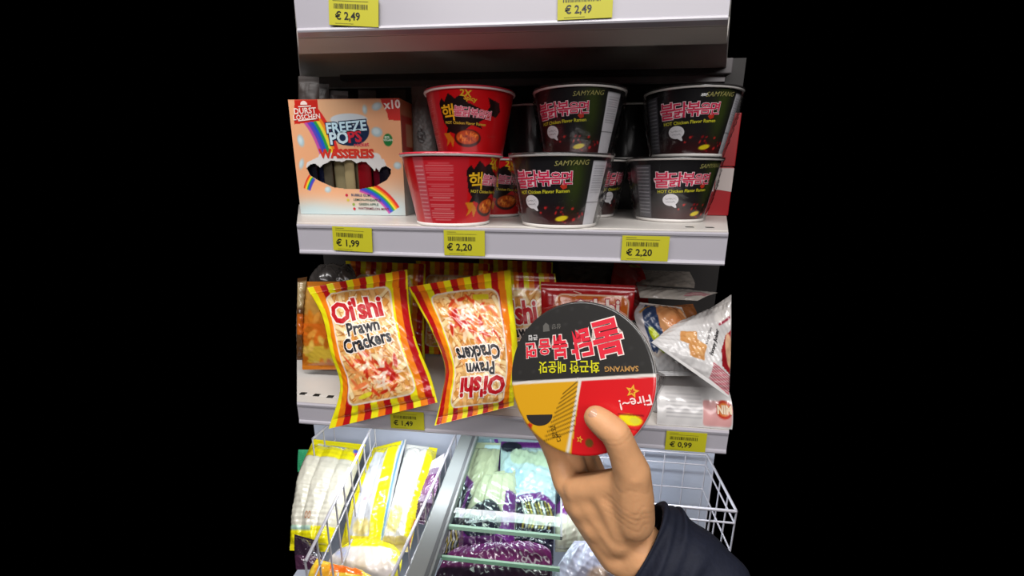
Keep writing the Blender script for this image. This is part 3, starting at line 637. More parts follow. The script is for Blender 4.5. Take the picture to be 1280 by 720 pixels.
# white tray pack lying flat at the front right
tr = thing('snack_tray', 'white flat snack pack with small printed lines under the toasted cube bag', 'snack pack', tuple(at(822, 532, .605)))
TZ = ZLOW+.0008
a = atz(822, 534, TZ); xw0, xw1 = a[0], at(914, 540, .61)[0]
tr.location = ((xw0+xw1)/2, .606, TZ)
hw = (xw1-xw0)/2; hz = .046
TA = Art(2*hw, hz, .0013, '#c9c7c6'); TA.rect(hw*1.6, hz*.35, hw*.75, hz*.6, '#cf9a98', 0, .004); TA.ell(hw*1.78, hz*.45, .012, .010, '#b8321c'); TA.ell(hw*1.78, hz*.45, .009, .007, '#d8823c')
for k in range(7): TA.rect(hw*.72, hz*(.22+.09*k), hw*.95, .0007, '#8f8d90')
nseg = 10
def traymap(x, y):
    u = np.asarray(x)-hw; v = np.asarray(y)/hz; th = v*1.25
    yy = .002+.05*(1-np.cos(th)); zz = .052*np.sin(th); return np.stack([u, yy, zz], -1), np.stack([np.zeros_like(u), -np.cos(th*.8), np.sin(th*.8)], -1)
P, N = traymap(TA.X.ravel(), TA.Y.ravel()); P += N*(.0006*np.sin(TA.X.ravel()*260)*np.sin(TA.Y.ravel()*180))[:, None]
link('tray_front', mesh_np('tray_front', P, grid_faces(TA.ny, TA.nx), PRINTG, TA.c), tr)
bm = bmesh.new(); bm_box(bm, -hw+.001, hw-.001, .037, .10, 0, .047, .004); link('tray_body', bm_mesh('tray_body', bm, mat('white_pack', '#c4c2c2', rough=.35)), tr)
decal('lettering', [place2(text_geo('NIM', .012, .05), hw*1.78, hz*.45)], traymap, ink('#f0d8b8'), .0012, tr)

# ------------------------------------------------------------------ dim packs behind the carton and the red packs at the right end of the middle shelf
def p_vert(A):
    A.rect(A.w*.5, A.h*.5, A.w*.5, A.h*.6, '#5c5856', 0, .004)
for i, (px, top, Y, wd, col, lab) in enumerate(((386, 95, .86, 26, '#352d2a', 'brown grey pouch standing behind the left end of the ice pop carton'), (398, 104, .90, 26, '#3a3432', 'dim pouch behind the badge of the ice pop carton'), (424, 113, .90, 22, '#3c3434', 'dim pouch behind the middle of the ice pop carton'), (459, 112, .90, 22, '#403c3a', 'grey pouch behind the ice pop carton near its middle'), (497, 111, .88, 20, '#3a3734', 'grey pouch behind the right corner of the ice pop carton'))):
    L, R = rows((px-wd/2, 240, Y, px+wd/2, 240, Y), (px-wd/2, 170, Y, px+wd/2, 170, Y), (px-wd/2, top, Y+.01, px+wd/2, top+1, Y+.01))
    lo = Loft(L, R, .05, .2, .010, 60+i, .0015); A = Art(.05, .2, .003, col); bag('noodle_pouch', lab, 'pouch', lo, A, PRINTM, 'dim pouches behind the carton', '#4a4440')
L, R = rows((520, 262, .82, 548, 262, .82), (517, 190, .82, 546, 190, .82), (514, 108, .83, 533, 107, .83))
lo = Loft(L, R, .04, .21, .010, 71, .0012); A = Art(.04, .21, .0016, '#55514f'); t, body, mp = bag('noodle_pouch', 'tall grey pouch with dark writing between the carton and the red bowls', 'pouch', lo, A, PRINTM, back='#4a4440')
btext(body, mp, 'MIN', .018, .019, .075, '#2c2a2a', 90, .02); decal('logo_ring', [poly_geo([(.018+.008*math.cos(t_), .130+.012*math.sin(t_)) for t_ in np.linspace(0, 6.28, 17)[:-1]])], mp, ink('#34302f'), .0006, body)
def carton_box(label, x0, x1, y0, z0, h, d, col, panel):
    t = thing('noodle_carton', label, 'carton', (x0, y0, z0))
    bm = bmesh.new(); bm_box(bm, 0, x1-x0, 0, d, 0, h, .0015); o = link('card_body', bm_mesh('card_body', bm, mat('card_'+col.strip('#'), col, rough=.4)), t)
    if panel:
        w = x1-x0; decal('white_band', [poly_geo([(w*.30, h*.55), (w, h*.50), (w, h*.98), (w*.30, h*.98)], 0)], fm, ink('#b8aca8'), .0004, o)
        decal('lettering', [place2(text_geo('i', .028, .04, 0, 1, 0), w*.2, h*.62)], fm, ink('#d8d0cc'), .0005, o)
    return t
xa, xb = at(884, 230, .89)[0], at(914, 230, .89)[0]
carton_box('red carton with a white band at the right end of the middle shelf', xa, xb, .885, ZMID+.0006, .09, .07, '#9c1a20', True)
carton_box('upper dark red carton stacked at the right end of the middle shelf', xa+.010, xb+.002, .888, ZMID+.0922, .095, .07, '#8c181c', False)
# ------------------------------------------------------------------ freezer below the lower shelf
FX0, FX1, FY0, FY1, FZ = -.53, .325, .36, .80, .955
WALLF = mat('freezer_liner', '#b6bccb', rough=.35, noise=.03, bscale=12)
ALU = mat('aluminium_grey', '#6c7070', rough=.38, metal=.25, noise=.05, bscale=40)
GROOVE = mat('dark_seal', '#3a3c3e', rough=.6)
fz = thing('chest_freezer', 'white lined chest freezer with a grey divider bar below the shelves', 'freezer', ((FX0+FX1)/2, (FY0+FY1)/2, 0.0))
fo = np.array(fz.location)
def fbox(nm, x0, x1, y0, y1, z0, z1, m, bev=0.0, parent=None):
    bm = bmesh.new(); bm_box(bm, x0-fo[0], x1-fo[0], y0-fo[1], y1-fo[1], z0, z1, bev); return link(nm, bm_mesh(nm, bm, m), parent or fz)
fbox('back_wall', FX0, FX1, FY1, FY1+.03, 0, FZ+.03, WALLF)
fbox('freezer_floor', FX0+.08, FX1-.08, .45, FY1, .74, .76, WALLF); fbox('freezer_base', FX0+.09, FX1-.09, .46, FY1, 0, .74, WALLF)
b = fbox('divider_bar', -.179, -.147, FY0, FY1, FZ-.012, FZ+.006, ALU, .002)
fbox('seal_groove', -.1555, -.1505, FY0+.002, FY1-.002, FZ+.0045, FZ+.0068, GROOVE, 0, b)
GL = film_mat('lid_glass', '#eef6f2', .004, .03); GEDGE = mat('glass_edge_green', '#8fb09c', rough=.15, coat=.6)
p = fbox('glass_pane', -.147, .015, .515, FY1, FZ-.006, FZ-.001, GL)
fbox('pane_edge', -.147, .015, .511, .515, FZ-.0065, FZ-.0005, GEDGE, 0, p); fbox('pane_edge', .015, .018, .511, FY1, FZ-.0065, FZ-.0005, ALU, 0, p)
p = fbox('glass_pane', -.147, .015, FY0, .470, FZ-.018, FZ-.013, GL); fbox('pane_edge', -.147, .015, .470, .473, FZ-.0185, FZ-.0125, GEDGE, 0, p)

WIRE = mat('white_coated_wire', '#aeacb4', rough=.3, metal=.1)
def wire_basket(label, x0, x1, y0, y1, zt, depth, nx, ny):
    t = thing('wire_basket', label, 'wire basket', ((x0+x1)/2, (y0+y1)/2, zt-depth)); o = np.array(t.location)
    def w(nm, pts, r=.0016): return tube(nm, np.array(pts)-o, r, WIRE, t, 6)
    c = [(x0, y0), (x1, y0), (x1, y1), (x0, y1)]
    for k, (z, r) in enumerate(((zt, .0024), (zt-.022, .0016), (zt-.075, .0016), (zt-depth, .0018))):
        for i in range(4):
            a, b = c[i], c[(i+1) % 4]; w('rail', [(a[0], a[1], z), ((a[0]+b[0])/2, (a[1]+b[1])/2, z), (b[0], b[1], z)], r)
    def up(x, y): w('upright_wire', [(x, y, zt), (x, y, zt-depth/2), (x, y, zt-depth)], .0013)
    for i in range(nx+1):
        x = x0+(x1-x0)*i/nx; up(x, y1); w('floor_wire', [(x, y0, zt-depth), (x, (y0+y1)/2, zt-depth), (x, y1, zt-depth)], .0013)
        up(x, y0)
    for i in range(1, ny):
        y = y0+(y1-y0)*i/ny; up(x0, y); up(x1, y); w('floor_wire', [(x0, y, zt-depth), ((x0+x1)/2, y, zt-depth), (x1, y, zt-depth)], .0013)
    return t
def wire_divider(label, x0, x1, y0, y1, zt, depth, n):
    t = thing('wire_divider', label, 'wire divider', ((x0+x1)/2, (y0+y1)/2, zt-depth)); o = np.array(t.location)
    P = lambda k, z: np.array([x0+(x1-x0)*k, y0+(y1-y0)*k, z])-o
    for z, r_ in ((zt, .0026), (zt-.045, .0015), (zt-depth, .0018)): tube('rail', [P(0, z), P(.5, z), P(1, z)], r_, WIRE, t, 6)
    for i in range(n+1): tube('upright_wire', [P(i/n, zt), P(i/n, zt-depth/2), P(i/n, zt-depth)], .0014, WIRE, t, 6)
    return t
wire_divider('white wire divider rising through the yellow bags at the left', -.313, -.362, .42, .745, FZ+.010, .12, 9)
wire_divider('white wire divider between the yellow bags and the grey bar', -.203, -.196, .415, .755, FZ-.012, .11, 9)
wire_divider('short white wire divider at the far left corner of the freezer', -.470, -.462, .70, .765, FZ-.008, .10, 2)
wire_basket('empty white wire basket at the right beside the sleeve', .060, .288, .60, .742, FZ-.008, .17, 6, 4)

FRO = mat('frozen_bag_film', None, rough=.2, coat=.5)
def rolls(n, amp, k=0, kr=.0):
    def d(u, v):
        f = np.abs(np.sin(math.pi*n*u))**.6*amp
        return f + (kr*np.abs(np.sin(v*k)) if k else 0)
    return d
def fbag(label, r, W_, H_, thick, seed, paint, base, disp=None, crinkle=.002, pitch=.0016, name='frozen_bag', cat='frozen food bag', back='#b8b8a8'):
    L, R = rows(*r); lo = Loft(L, R, W_, H_, thick, seed, crinkle, disp=disp); A = Art(W_, H_, pitch, base); paint(A)
    return bag(name, label, cat, lo, A, FRO, 'bags in the freezer', back)
YEL, WHT = '#d2c814', '#bfbcae'
def p_y1(A):
    A.rect(A.w*.5, A.h*.93, A.w, A.h*.26, YEL); A.rect(A.w*.5, A.h*.10, A.w, A.h*.24, YEL); A.rect(A.w*.42, A.h*.93, A.w*.6, .006, '#d8dcd8', -3); A.ell(A.w*.9, A.h*.9, .006, .004, '#4a58b8', -30); A.ell(A.w*.93, A.h*.87, .004, .003, '#c8506c', -30)
    A.rect(A.w*.30, A.h*.20, A.w*.55, .007, '#9ab8ac')
t, b, mp = fbag('yellow bag of white ribbed rolls at the far left of the freezer', ((362, 688, .575, 410, 690, .565), (366, 640, .62, 425, 645, .61), (374, 590, .68, 442, 600, .67), (392, 549, .75, 457, 556, .745)), .11, .17, .014, 81, p_y1, WHT, rolls(3, .006, 70, .0012))
btext(b, mp, '00', .014, .052, .052, '#a87048', 0, .0)
decal('lettering', scribble_geos(.030, .075, .157, .005, 10, 5, .0010), mp, ink('#6a7aa8'), .0008, b)
def p_y2(A):
    A.rect(A.w*.10, A.h*.5, A.w*.30, A.h, YEL, -3); A.rect(A.w*.78, A.h*.60, A.w*.26, A.h*1.1, YEL, 4); A.rect(A.w*.5, A.h*.06, A.w, A.h*.14, '#cfc030'); A.rect(A.w*.30, A.h*.93, A.w*.6, A.h*.16, YEL)
    A.line((A.w*.93, A.h), (A.w*.97, A.h*.1), .003, '#4a7ca0'); A.rect(A.w*.02, A.h*.84, .006, .030, '#3a58a8', -15); A.rect(A.w*.06, A.h*.84, .003, .030, '#c85038', -15)
    A.rect(A.w*.48, A.h*.42, .020, .006, '#d8a0a8', 20); A.ell(A.w*.5, A.h*.2, .02, .012, '#c8b878', 0, 3)
fbag('yellow striped bag of white rolls beside the left basket wall', ((424, 690, .57, 476, 692, .565), (436, 640, .62, 487, 640, .615), (453, 590, .69, 498, 590, .685), (465, 560, .745, 508, 549, .75)), .10, .18, .014, 83, p_y2, '#b4b6ba', rolls(2, .005))
def p_y3(A):
    A.rect(A.w*.92, A.h*.5, A.w*.28, A.h*1.1, YEL, 3); A.rect(A.w*.5, A.h*.05, A.w, A.h*.12, '#b8a870'); A.line((A.w*.98, A.h*.25), (A.w*.95, A.h*.05), .004, '#a83c3c'); A.ell(A.w*.4, A.h*.25, .02, .02, '#c9bd78', 0, 4)
    A.rect(A.w*.3, A.h*.62, .03, .03, '#c4d0dc', 20, .006)
fbag('bag of bright white rolls with a yellow right edge next to the divider bar', ((473, 690, .565, 512, 690, .56), (488, 640, .62, 524, 640, .615), (500, 590, .685, 540, 592, .68), (508, 555, .75, 547, 560, .75)), .09, .18, .014, 85, p_y3, '#c6c6c2', rolls(2, .008))
def p_y4(A):
    A.rect(A.w*.5, A.h*.85, A.w, A.h*.34, YEL); A.rect(A.w*.95, A.h*.5, A.w*.14, A.h, '#d0c840'); A.ell(A.w*.15, A.h*.55, .018, .008, '#a8acc8', -25, 3); A.line((A.w*.4, A.h*.99), (A.w*.95, A.h*.95), .003, '#4a8c98')
    r = np.random.RandomState(8)
    for i in range(10): A.ell(A.w*r.uniform(.2, .9), A.h*r.uniform(.2, .6), .012, .007, ['#cfc4b8', '#d6ccc8', '#c8bca8'][i % 3], r.uniform(0, 180), 4)
fbag('yellow topped bag of pale dumplings at the front of the left side', ((412, 728, .53, 496, 730, .525), (408, 706, .545, 502, 706, .54), (424, 686, .565, 500, 690, .56), (450, 671, .585, 486, 674, .58)), .13, .10, .014, 87, p_y4, '#cfc6c0', None)
fbag('orange bag at the bottom left corner of the freezer', ((382, 738, .50, 470, 738, .50), (386, 716, .515, 468, 722, .51), (396, 698, .53, 440, 712, .525)), .11, .06, .008, 89, lambda A: (A.rect(A.w*.3, A.h*.6, A.w*.4, A.h*.5, '#d89a2c', 10), A.rect(A.w*.62, A.h*.7, A.w*.5, A.h*.3, '#d8641c', -5)), '#d8b83c')
fbag('dark purple bag under the left yellow bag', ((370, 712, .52, 404, 712, .52), (368, 690, .54, 402, 694, .54), (368, 668, .57, 396, 676, .565)), .05, .06, .006, 91, lambda A: A.rect(A.w*.5, A.h*.2, A.w, A.h*.4, '#3c2236'), '#241824')
fbag('purple silver bag wedged against the divider bar', ((512, 652, .60, 530, 656, .595), (528, 610, .645, 546, 612, .64), (540, 576, .70, 556, 566, .71)), .04, .12, .005, 93, lambda A: (A.rect(A.w*.5, A.h*.9, A.w, A.h*.2, '#c0bcc4'), A.rect(A.w*.5, A.h*.55, A.w, A.h*.3, '#5c2a5c'), A.rect(A.w*.5, A.h*.15, A.w, A.h*.3, '#38243a')), '#7a6a80')
gb = fbag('small green pack at the left edge of the freezer', ((372, 590, .775, 388, 584, .775), (372, 574, .785, 388, 570, .785), (373, 562, .792, 392, 562, .792)), .03, .05, .004, 94, lambda A: None, '#3aa070')

PUR, NAV, BEI = '#5a1e66', '#1e1c2c', '#a9a28c'
def zebra(A, cx, cy, w, h, cols, seed=0):
    r = np.random.RandomState(seed)
    for i in range(9):
        x = cx-w/2+w*i/8; A.line((x, cy-h/2), (x+w*.12, cy-h*.02), .0030, cols[i % len(cols)]); A.line((x+w*.12, cy-h*.02), (x-w*.05, cy+h/2), .0026, cols[(i+1) % len(cols)])
def p_p1(A):
    A.poly([(0, 0), (A.w, 0), (A.w, A.h*.30), (A.w*.55, A.h*.50), (A.w*.25, A.h*.68), (0, A.h*.72)], NAV)
    A.line((0, A.h*.73), (A.w*.5, A.h*.56), .012, PUR); A.line((A.w*.5, A.h*.52), (A.w*.55, A.h*.30), .008, PUR); zebra(A, A.w*.35, A.h*.12, A.w*.5, A.h*.16, ['#a89440', '#c8c4c8']); A.rect(A.w*.75, A.h*.96, A.w*.5, .008, '#b8c4d4')
t, b, mp = fbag('purple and clear bag of pale rolls directly right of the divider bar', ((536, 700, .56, 592, 690, .56), (556, 650, .605, 604, 640, .61), (572, 600, .67, 620, 600, .67), (588, 553, .745, 626, 554, .745)), .10, .19, .014, 101, p_p1, BEI, rolls(3, .006), .0026)
decal('lettering', [stroke((.006, .098), (.022, .080), .0035), stroke((.022, .080), (.026, .104), .0035), stroke((.026, .104), (.044, .070), .0035), stroke((.018, .064), (.030, .078), .003)], mp, ink('#cdc8d4'), .0008, b)
def p_p0(A): A.rect(A.w*.85, A.h*.6, A.w*.35, A.h, '#6a2a8c', -15); A.line((A.w*.62, A.h), (A.w*.9, 0), .004, '#c8b8d8')
fbag('pale blue film bag with a purple corner at the back of the freezer', ((596, 612, .70, 632, 606, .70), (594, 580, .735, 628, 574, .735), (598, 548, .775, 622, 549, .775)), .06, .09, .008, 103, p_p0, '#8e9cae', None, .004)
def p_p2(A):
    A.poly([(0, 0), (A.w, 0), (A.w, A.h*.62), (A.w*.80, A.h*.66), (A.w*.78, A.h*.30), (A.w*.15, A.h*.34), (0, A.h*.42)], PUR)
    A.ell(A.w*.42, A.h*.36, A.w*.36, A.h*.20, NAV); A.rect(A.w*.4, A.h*.13, A.w*.8, A.h*.14, '#4a2050')
t, b, mp = fbag('purple bag with a dark half-round badge and white script', ((572, 694, .55, 645, 694, .55), (576, 660, .585, 644, 656, .585), (590, 620, .63, 646, 615, .635), (604, 592, .675, 644, 586, .68)), .10, .14, .014, 105, p_p2, '#a8a28e', rolls(3, .006), .0022)
decal('lettering', scribble_geos(.018, .068, .052, .007, 9, 12, .0016)+[stroke((.014, .049), (.076, .048), .0010)], mp, ink('#d4d4dc'), .0009, b)
def p_p3(A):
    A.rect(A.w*.5, A.h*.99, A.w, A.h*.07, PUR); A.ell(A.w*.22, A.h*.95, .022, .010, NAV); A.rect(A.w*.25, A.h*.62, A.w*.4, A.h*.28, '#93a4bc', 0, .01); A.rect(A.w*.6, A.h*.85, A.w*.8, A.h*.12, '#a8ac9c', -4, .01)
    A.rect(A.w*.5, A.h*.25, A.w, A.h*.5, NAV); A.line((A.w*.30, A.h*.50), (A.w*.7, A.h*.545), .010, PUR); A.line((A.w*.7, A.h*.545), (A.w, A.h*.47), .010, PUR); A.rect(A.w*.06, A.h*.30, A.w*.16, A.h*.46, '#7a3090', 0, .006)
    zebra(A, A.w*.68, A.h*.38, A.w*.46, A.h*.20, ['#b09a3c', '#ccc8c4', '#8c7a30'])
t, b, mp = fbag('clear and navy bag with gold and white zebra strokes', ((624, 706, .545, 692, 706, .545), (624, 655, .595, 693, 655, .595), (625, 605, .66, 694, 606, .66), (626, 552, .75, 688, 554, .75)), .105, .19, .013, 107, p_p3, '#a4aeb8', rolls(3, .004), .0034)
decal('lettering', scribble_geos(.020, .070, .095, .012, 6, 14, .0022), mp, ink('#d0d0da'), .0009, b); decal('lettering', scribble_geos(.03, .07, .040, .005, 8, 15, .0010), mp, ink('#8c8c98'), .0009, b)
t, b, mp = fbag('shiny purple bag lying across the front below the badge bag', ((540, 732, .515, 690, 736, .515), (548, 712, .53, 690, 710, .53), (560, 692, .548, 686, 686, .548), (580, 680, .562, 660, 676, .562)), .19, .07, .012, 109, lambda A: (A.rect(A.w*.5, A.h*.2, A.w, A.h*.35, '#2c1c2c'), A.rect(A.w*.5, A.h*.75, A.w, A.h*.2, '#5c2458')), '#5a1e4c', None, .0035)
decal('lettering', scribble_geos(.07, .11, .055, .007, 9, 18, .0012), mp, ink('#b8a8c0'), .0009, b)
def p_p5(A):
    A.rect(A.w*.5, A.h*.86, A.w, A.h*.34, NAV); A.ell(A.w*.5, A.h*.70, A.w*.6, A.h*.12, PUR)
t, b, mp = fbag('bag of white sticks with a navy top beside the hand', ((694, 690, .575, 760, 690, .575), (694, 655, .60, 764, 655, .60), (696, 612, .665, 768, 612, .665)), .10, .12, .010, 111, p_p5, '#b4b2a4', rolls(5, .004), .0014)
btext(b, mp, 'SWEET', .011, .034, .108, '#c0c0d0', 4, .02); btext(b, mp, 'HOLLA', .011, .036, .095, '#c0c0d0', 4, .02)
fbag('crumpled translucent white pouch at the bottom under the hand', ((690, 736, .515, 770, 736, .51), (698, 706, .535, 772, 708, .53), (718, 676, .56, 764, 676, .56)), .12, .07, .012, 113, lambda A: A.ell(A.w*.7, A.h*.3, .02, .012, '#b8a090', 0, 4), '#a4a6ba', None, .0035)

# ------------------------------------------------------------------ bowl held up to the camera, lid facing the photographer
LR = .0765
lc = atw(722, 470, .456)
Fd = ray(722, 470); Fd = Fd/np.linalg.norm(Fd); Rt = _r-Fd*(_r@Fd); Rt /= np.linalg.norm(Rt); Up = np.cross(Rt, Fd)
yaw = math.radians(20); e1 = Rt*math.cos(yaw)-Fd*math.sin(yaw); a = math.radians(3.4)
e1, e2 = e1*math.cos(a)+Up*math.sin(a), -e1*math.sin(a)+Up*math.cos(a); e2 -= e1*(e2@e1); e2 /= np.linalg.norm(e2); nl = np.cross(e1, e2)
held = bpy.data.objects.new('held_noodle_bowl', None); COL.objects.link(held); held.empty_display_size = .02
tag(held, 'noodle bowl held by a hand, its black, yellow and red lid facing out', 'noodle bowl')
# the bowl's own axis (+z, base to lid) points at the photographer; local x runs along the lid's seam
held.matrix_world = Matrix(((e1[0], e2[0], nl[0], lc[0]), (e1[1], e2[1], nl[1], lc[1]), (e1[2], e2[2], nl[2], lc[2]), (0, 0, 0, 1)))
sc = LR/RT
for nm, me, subs in KIND['black']:
    if nm == 'lid': continue
    o = link(nm, me, held, (0, 0, -(HB+.0034)*1.0)); o.scale = (sc, sc, 1)
    for sn, sm_ in subs: link(sn, sm_, o)
nr, nt_ = 64, 300
rr_, tt = np.meshgrid(np.linspace(0, 1, nr)*(LR+.0032), np.arange(nt_)*2*math.pi/nt_, indexing='ij')
class LArt(Art):
    def __init__(s): s.X, s.Y = rr_*np.cos(tt), rr_*np.sin(tt); s.p = .0011; s.c = np.empty(s.X.shape+(3,)); s.c[:] = rgb('#2d2c2b'); s.w = s.h = .15
LA = LArt()
K = .1594/194; KX = .1594/179
def lp(px, py):
    dx, dy = (px-731.5)*KX, -(py-471)*K; return (dx*math.cos(a)+dy*math.sin(a), -dx*math.sin(a)+dy*math.cos(a))
def lpt(*ps): return [lp(*p) for p in ps]
for gx in range(-4, 5):
    for gy in range(0, 5): LA.ell(gx*.017+(gy % 2)*.008, .008+gy*.016, .0022, .0018, '#343332', 20, 2)
LA.poly(lpt((600, 482), (736, 476), (715, 600), (600, 600)), '#d09a1c'); LA.poly(lpt((736, 476), (860, 466), (860, 600), (715, 600)), '#cc1a20')
LA.line(lp(600, 483.5), lp(880, 466.5), .0034, '#d5cfc8'); LA.line(lp(734.5, 476), lp(715, 572), .0034, '#d5cfc8')
for k in range(11): LA.line(lp(731-k*.6, 478+k*6), lp(712-k*2.6, 494+k*6), .0008, '#3a2c10')
th_ = np.linspace(0, 1, 20)
LA.ell(*lp(791, 522), .0115, .0055, '#d6d012', -12); LA.ell(*lp(796, 523), .0050, .0030, '#c9c834', -12)
LA.line(lp(778, 516), lp(806, 517), .0012, '#6a0c10'); LA.line(lp(780, 531), lp(800, 534), .0012, '#8c1014')
LA.ell(*lp(743, 552), .0042, .0042, '#6a4a1c'); LA.ell(*lp(668, 536), .0035, .003, '#b82418'); LA.ell(*lp(674, 538), .003, .003, '#c8a018')
V = np.stack([LA.X, LA.Y, np.zeros_like(LA.X)-.0012*(rr_ > LR+.0026)], -1).reshape(-1, 3)
ld = link('lid', mesh_np('lid', V, grid_faces(nr, nt_, True), PRINT, LA.c), held)
lm = flat_map((0, 0, 0), (1, 0, 0), (0, 1, 0))
def ltxt(s, size, px, py, col, rot=180, off=.03, out=None, oo=.07, sx=1, sy=1, sp=1.0):
    x, y = lp(px, py)
    if out: decal('lettering_outline', [place2(text_geo(s, size, off+oo, 0, sp, 0), x, y, rot, sx, sy)], lm, ink(out), .0004, ld)
    decal('lettering', [place2(text_geo(s, size, off, 0, sp, 0), x, y, rot, sx, sy)], lm, ink(col), .0008, ld)
for ch, px, py, s, r_, sx, sy in (('면', 671, 437, .0182, 178, .93, 1.0), ('음', 689.5, 432.5, .0190, 178, .86, 1.0), ('볶', 710, 433, .0275, 180, .76, 1.0), ('닭', 737.5, 430, .0330, 185, .84, 1.0), ('불', 769.5, 424, .0405, 188, .90, 1.02)):
    ltxt(ch, s, px, py, '#d8273a', r_, .026, '#ecdcd4', .030, sx, sy)
ltxt('화끈한 매운맛', .0120, 720, 459.5, '#ccc91c', 177, .016, None, .07, 1.0, 1.15)
ltxt('SAMYANG', .0074, 784, 462.5, '#b08448', 177, .02); ltxt('큰컵', .0066, 674, 419.5, '#c9c6c4', 177, .02)
ltxt('Fire~!', .0138, 797.5, 502, '#ead0cc', 188, .01); ltxt('삼양', .0062, 706, 406, '#6e6b66', 177, .0)
ltxt('맛있', .0070, 700, 541, '#3a2808', 100, .0); ltxt('다!', .0070, 706, 548, '#3a2808', 100, .0)
cxs, cys = lp(681, 521); decal('bowl_print', [poly_geo([(cxs+.0155*math.cos(t_), cys+.0115*math.sin(t_)) for t_ in np.linspace(math.pi, 2*math.pi, 19)], 0)], lm, ink('#2b2726'), .0004, ld)
cxs, cys = lp(692, 407); decal('crest_print', [poly_geo([(cxs-.004, cys-.004), (cxs+.004, cys-.004), (cxs+.0035, cys+.003), (cxs, cys+.006), (cxs-.0035, cys+.003)], 0)], lm, ink('#5c5a56'), .0004, ld)
for px, py, s in ((795, 489, .0070), (732, 548.5, .0038)):
    x, y = lp(px, py); decal('star_print', [poly_geo(star_pts(x, y, s, s*.45, 5, .3), 0)], lm, ink('#dba22a'), .0005, ld)
    decal('star_centre', [poly_geo(star_pts(x, y, s*.45, s*.2, 5, .3), 0)], lm, ink('#c23020'), .0008, ld)
# clear film round the held bowl, with a crumpled flap at the right and a peak at the upper left
r = np.random.RandomState(5); n = 160; th = np.arange(n)*2*math.pi/n; V = []
for h in np.linspace(0, 1, 24):
    rad = (RB+(RT-RB)*h)*sc+.003; w = sum(a_*np.abs(np.sin(k*th+p_+h*q)) for a_, k, p_, q in zip((.0007, .0006, .0005, .0004), (5, 9, 13, 17), r.uniform(0, 6, 4), (3, -5, 7, 4)))
    rad = rad+w+.0055*np.exp(-((th-math.radians(118))/.10)**2)*h**3+.007*np.exp(-((th-math.radians(356))/.16)**2)*h+.0012*(h > .97)
    V.append(np.stack([rad*np.cos(th), rad*np.sin(th), np.full(n, -(HB+.003)*(1-h)+.0005)], -1))
link('shrink_film', mesh_np('shrink_film', np.array(V).reshape(-1, 3), grid_faces(24, n, True), FILM), held)

# ------------------------------------------------------------------ the hand and its sleeve
SKIN = mat('skin', '#d9a274', rough=.5, spec=.35, noise=.10, bump=.25, bscale=90, sss=.12)
per = thing('person', 'hand in a dark navy sleeve gripping the held bowl by its lid', 'person', tuple(atw(800, 690, .43)))
po = np.array(per.location)
def LPt(x, y, z): return lc+e1*x+e2*y+nl*z       # a point given in the held bowl's own frame
def pw(px, py, w): return atw(px, py, w*1.09)
bones = []
def bone(p, rp, q, rq): bones.append((np.array(p), rp*1.11, np.array(q), rq*1.11))
def chain(pts):
    for (p, rp), (q, rq) in zip(pts[:-1], pts[1:]): bone(p, rp, q, rq)
tip = pw(745, 522, .386); ip = pw(770, 542, .380); mcp = pw(790, 590, .390); cmc = pw(789, 645, .416)
chain([(tip, .0118), (tip*.55+ip*.45, .0135), (ip, .0136), (ip*.5+mcp*.5, .0145), (mcp, .0172), (mcp*.5+cmc*.5, .0205), (cmc, .0225)])
wr = pw(797, 684, .432); wr2 = pw(838, 740, .428); wl = pw(785, 690, .436)
kn = [pw(708, 602, .456), pw(727, 610, .474), pw(746, 614, .494), pw(760, 620, .508)]     # knuckles, index to little finger
wb_ = [pw(767, 673, .430), pw(782, 680, .437), pw(790, 684, .447), pw(798, 688, .455)]
for k, q, rk in zip(kn, wb_, (.0150, .0135, .0130, .0120)): bone(k, rk, q, .0190)
bone(wr, .0275, wr2, .0275); bone(wl, .0255, wr, .0275)
for i in range(3): bone(kn[i]*.5+wb_[i]*.5, .0135, kn[i+1]*.5+wb_[i+1]*.5, .0130)
bone(pw(722, 612, .440), .0150, pw(786, 602, .400), .0150); bone(pw(728, 632, .440), .0160, pw(786, 630, .410), .0170); bone(pw(745, 655, .435), .0170, pw(786, 655, .418), .0190); bone(pw(738, 625, .432), .0150, pw(774, 668, .424), .0200); bone(pw(760, 622, .416), .0150, pw(778, 655, .418), .0190)
bone(mcp*.55+cmc*.45, .0145, kn[0]*.55+wb_[0]*.45, .0135); bone(cmc, .018, wb_[0], .018); bone(mcp*.3+cmc*.7, .0165, wb_[1]*.7+kn[1]*.3, .014)
for f1, f2, q1, q2 in ((.80, .62, .0120, .0125), (.62, .50, .0140, .0140), (.42, .35, .0165, .0160), (.2, .2, .019, .019)):      # web between thumb and index finger
    bone(mcp*f1+cmc*(1-f1), q1, kn[0]*f2+wb_[0]*(1-f2), q2); bone(mcp*f1*.9+cmc*(1-f1*.9), q1, kn[1]*f2+wb_[1]*(1-f2), q2)
bone(pw(723, 626, .450), .0175, pw(772, 690, .436), .0215); bone(pw(730, 622, .466), .0175, pw(780, 690, .450), .0210)
chain([(ip, .0125), (mcp, .0160), (pw(792, 622, .398), .0190), (pw(792, 648, .408), .0200)])
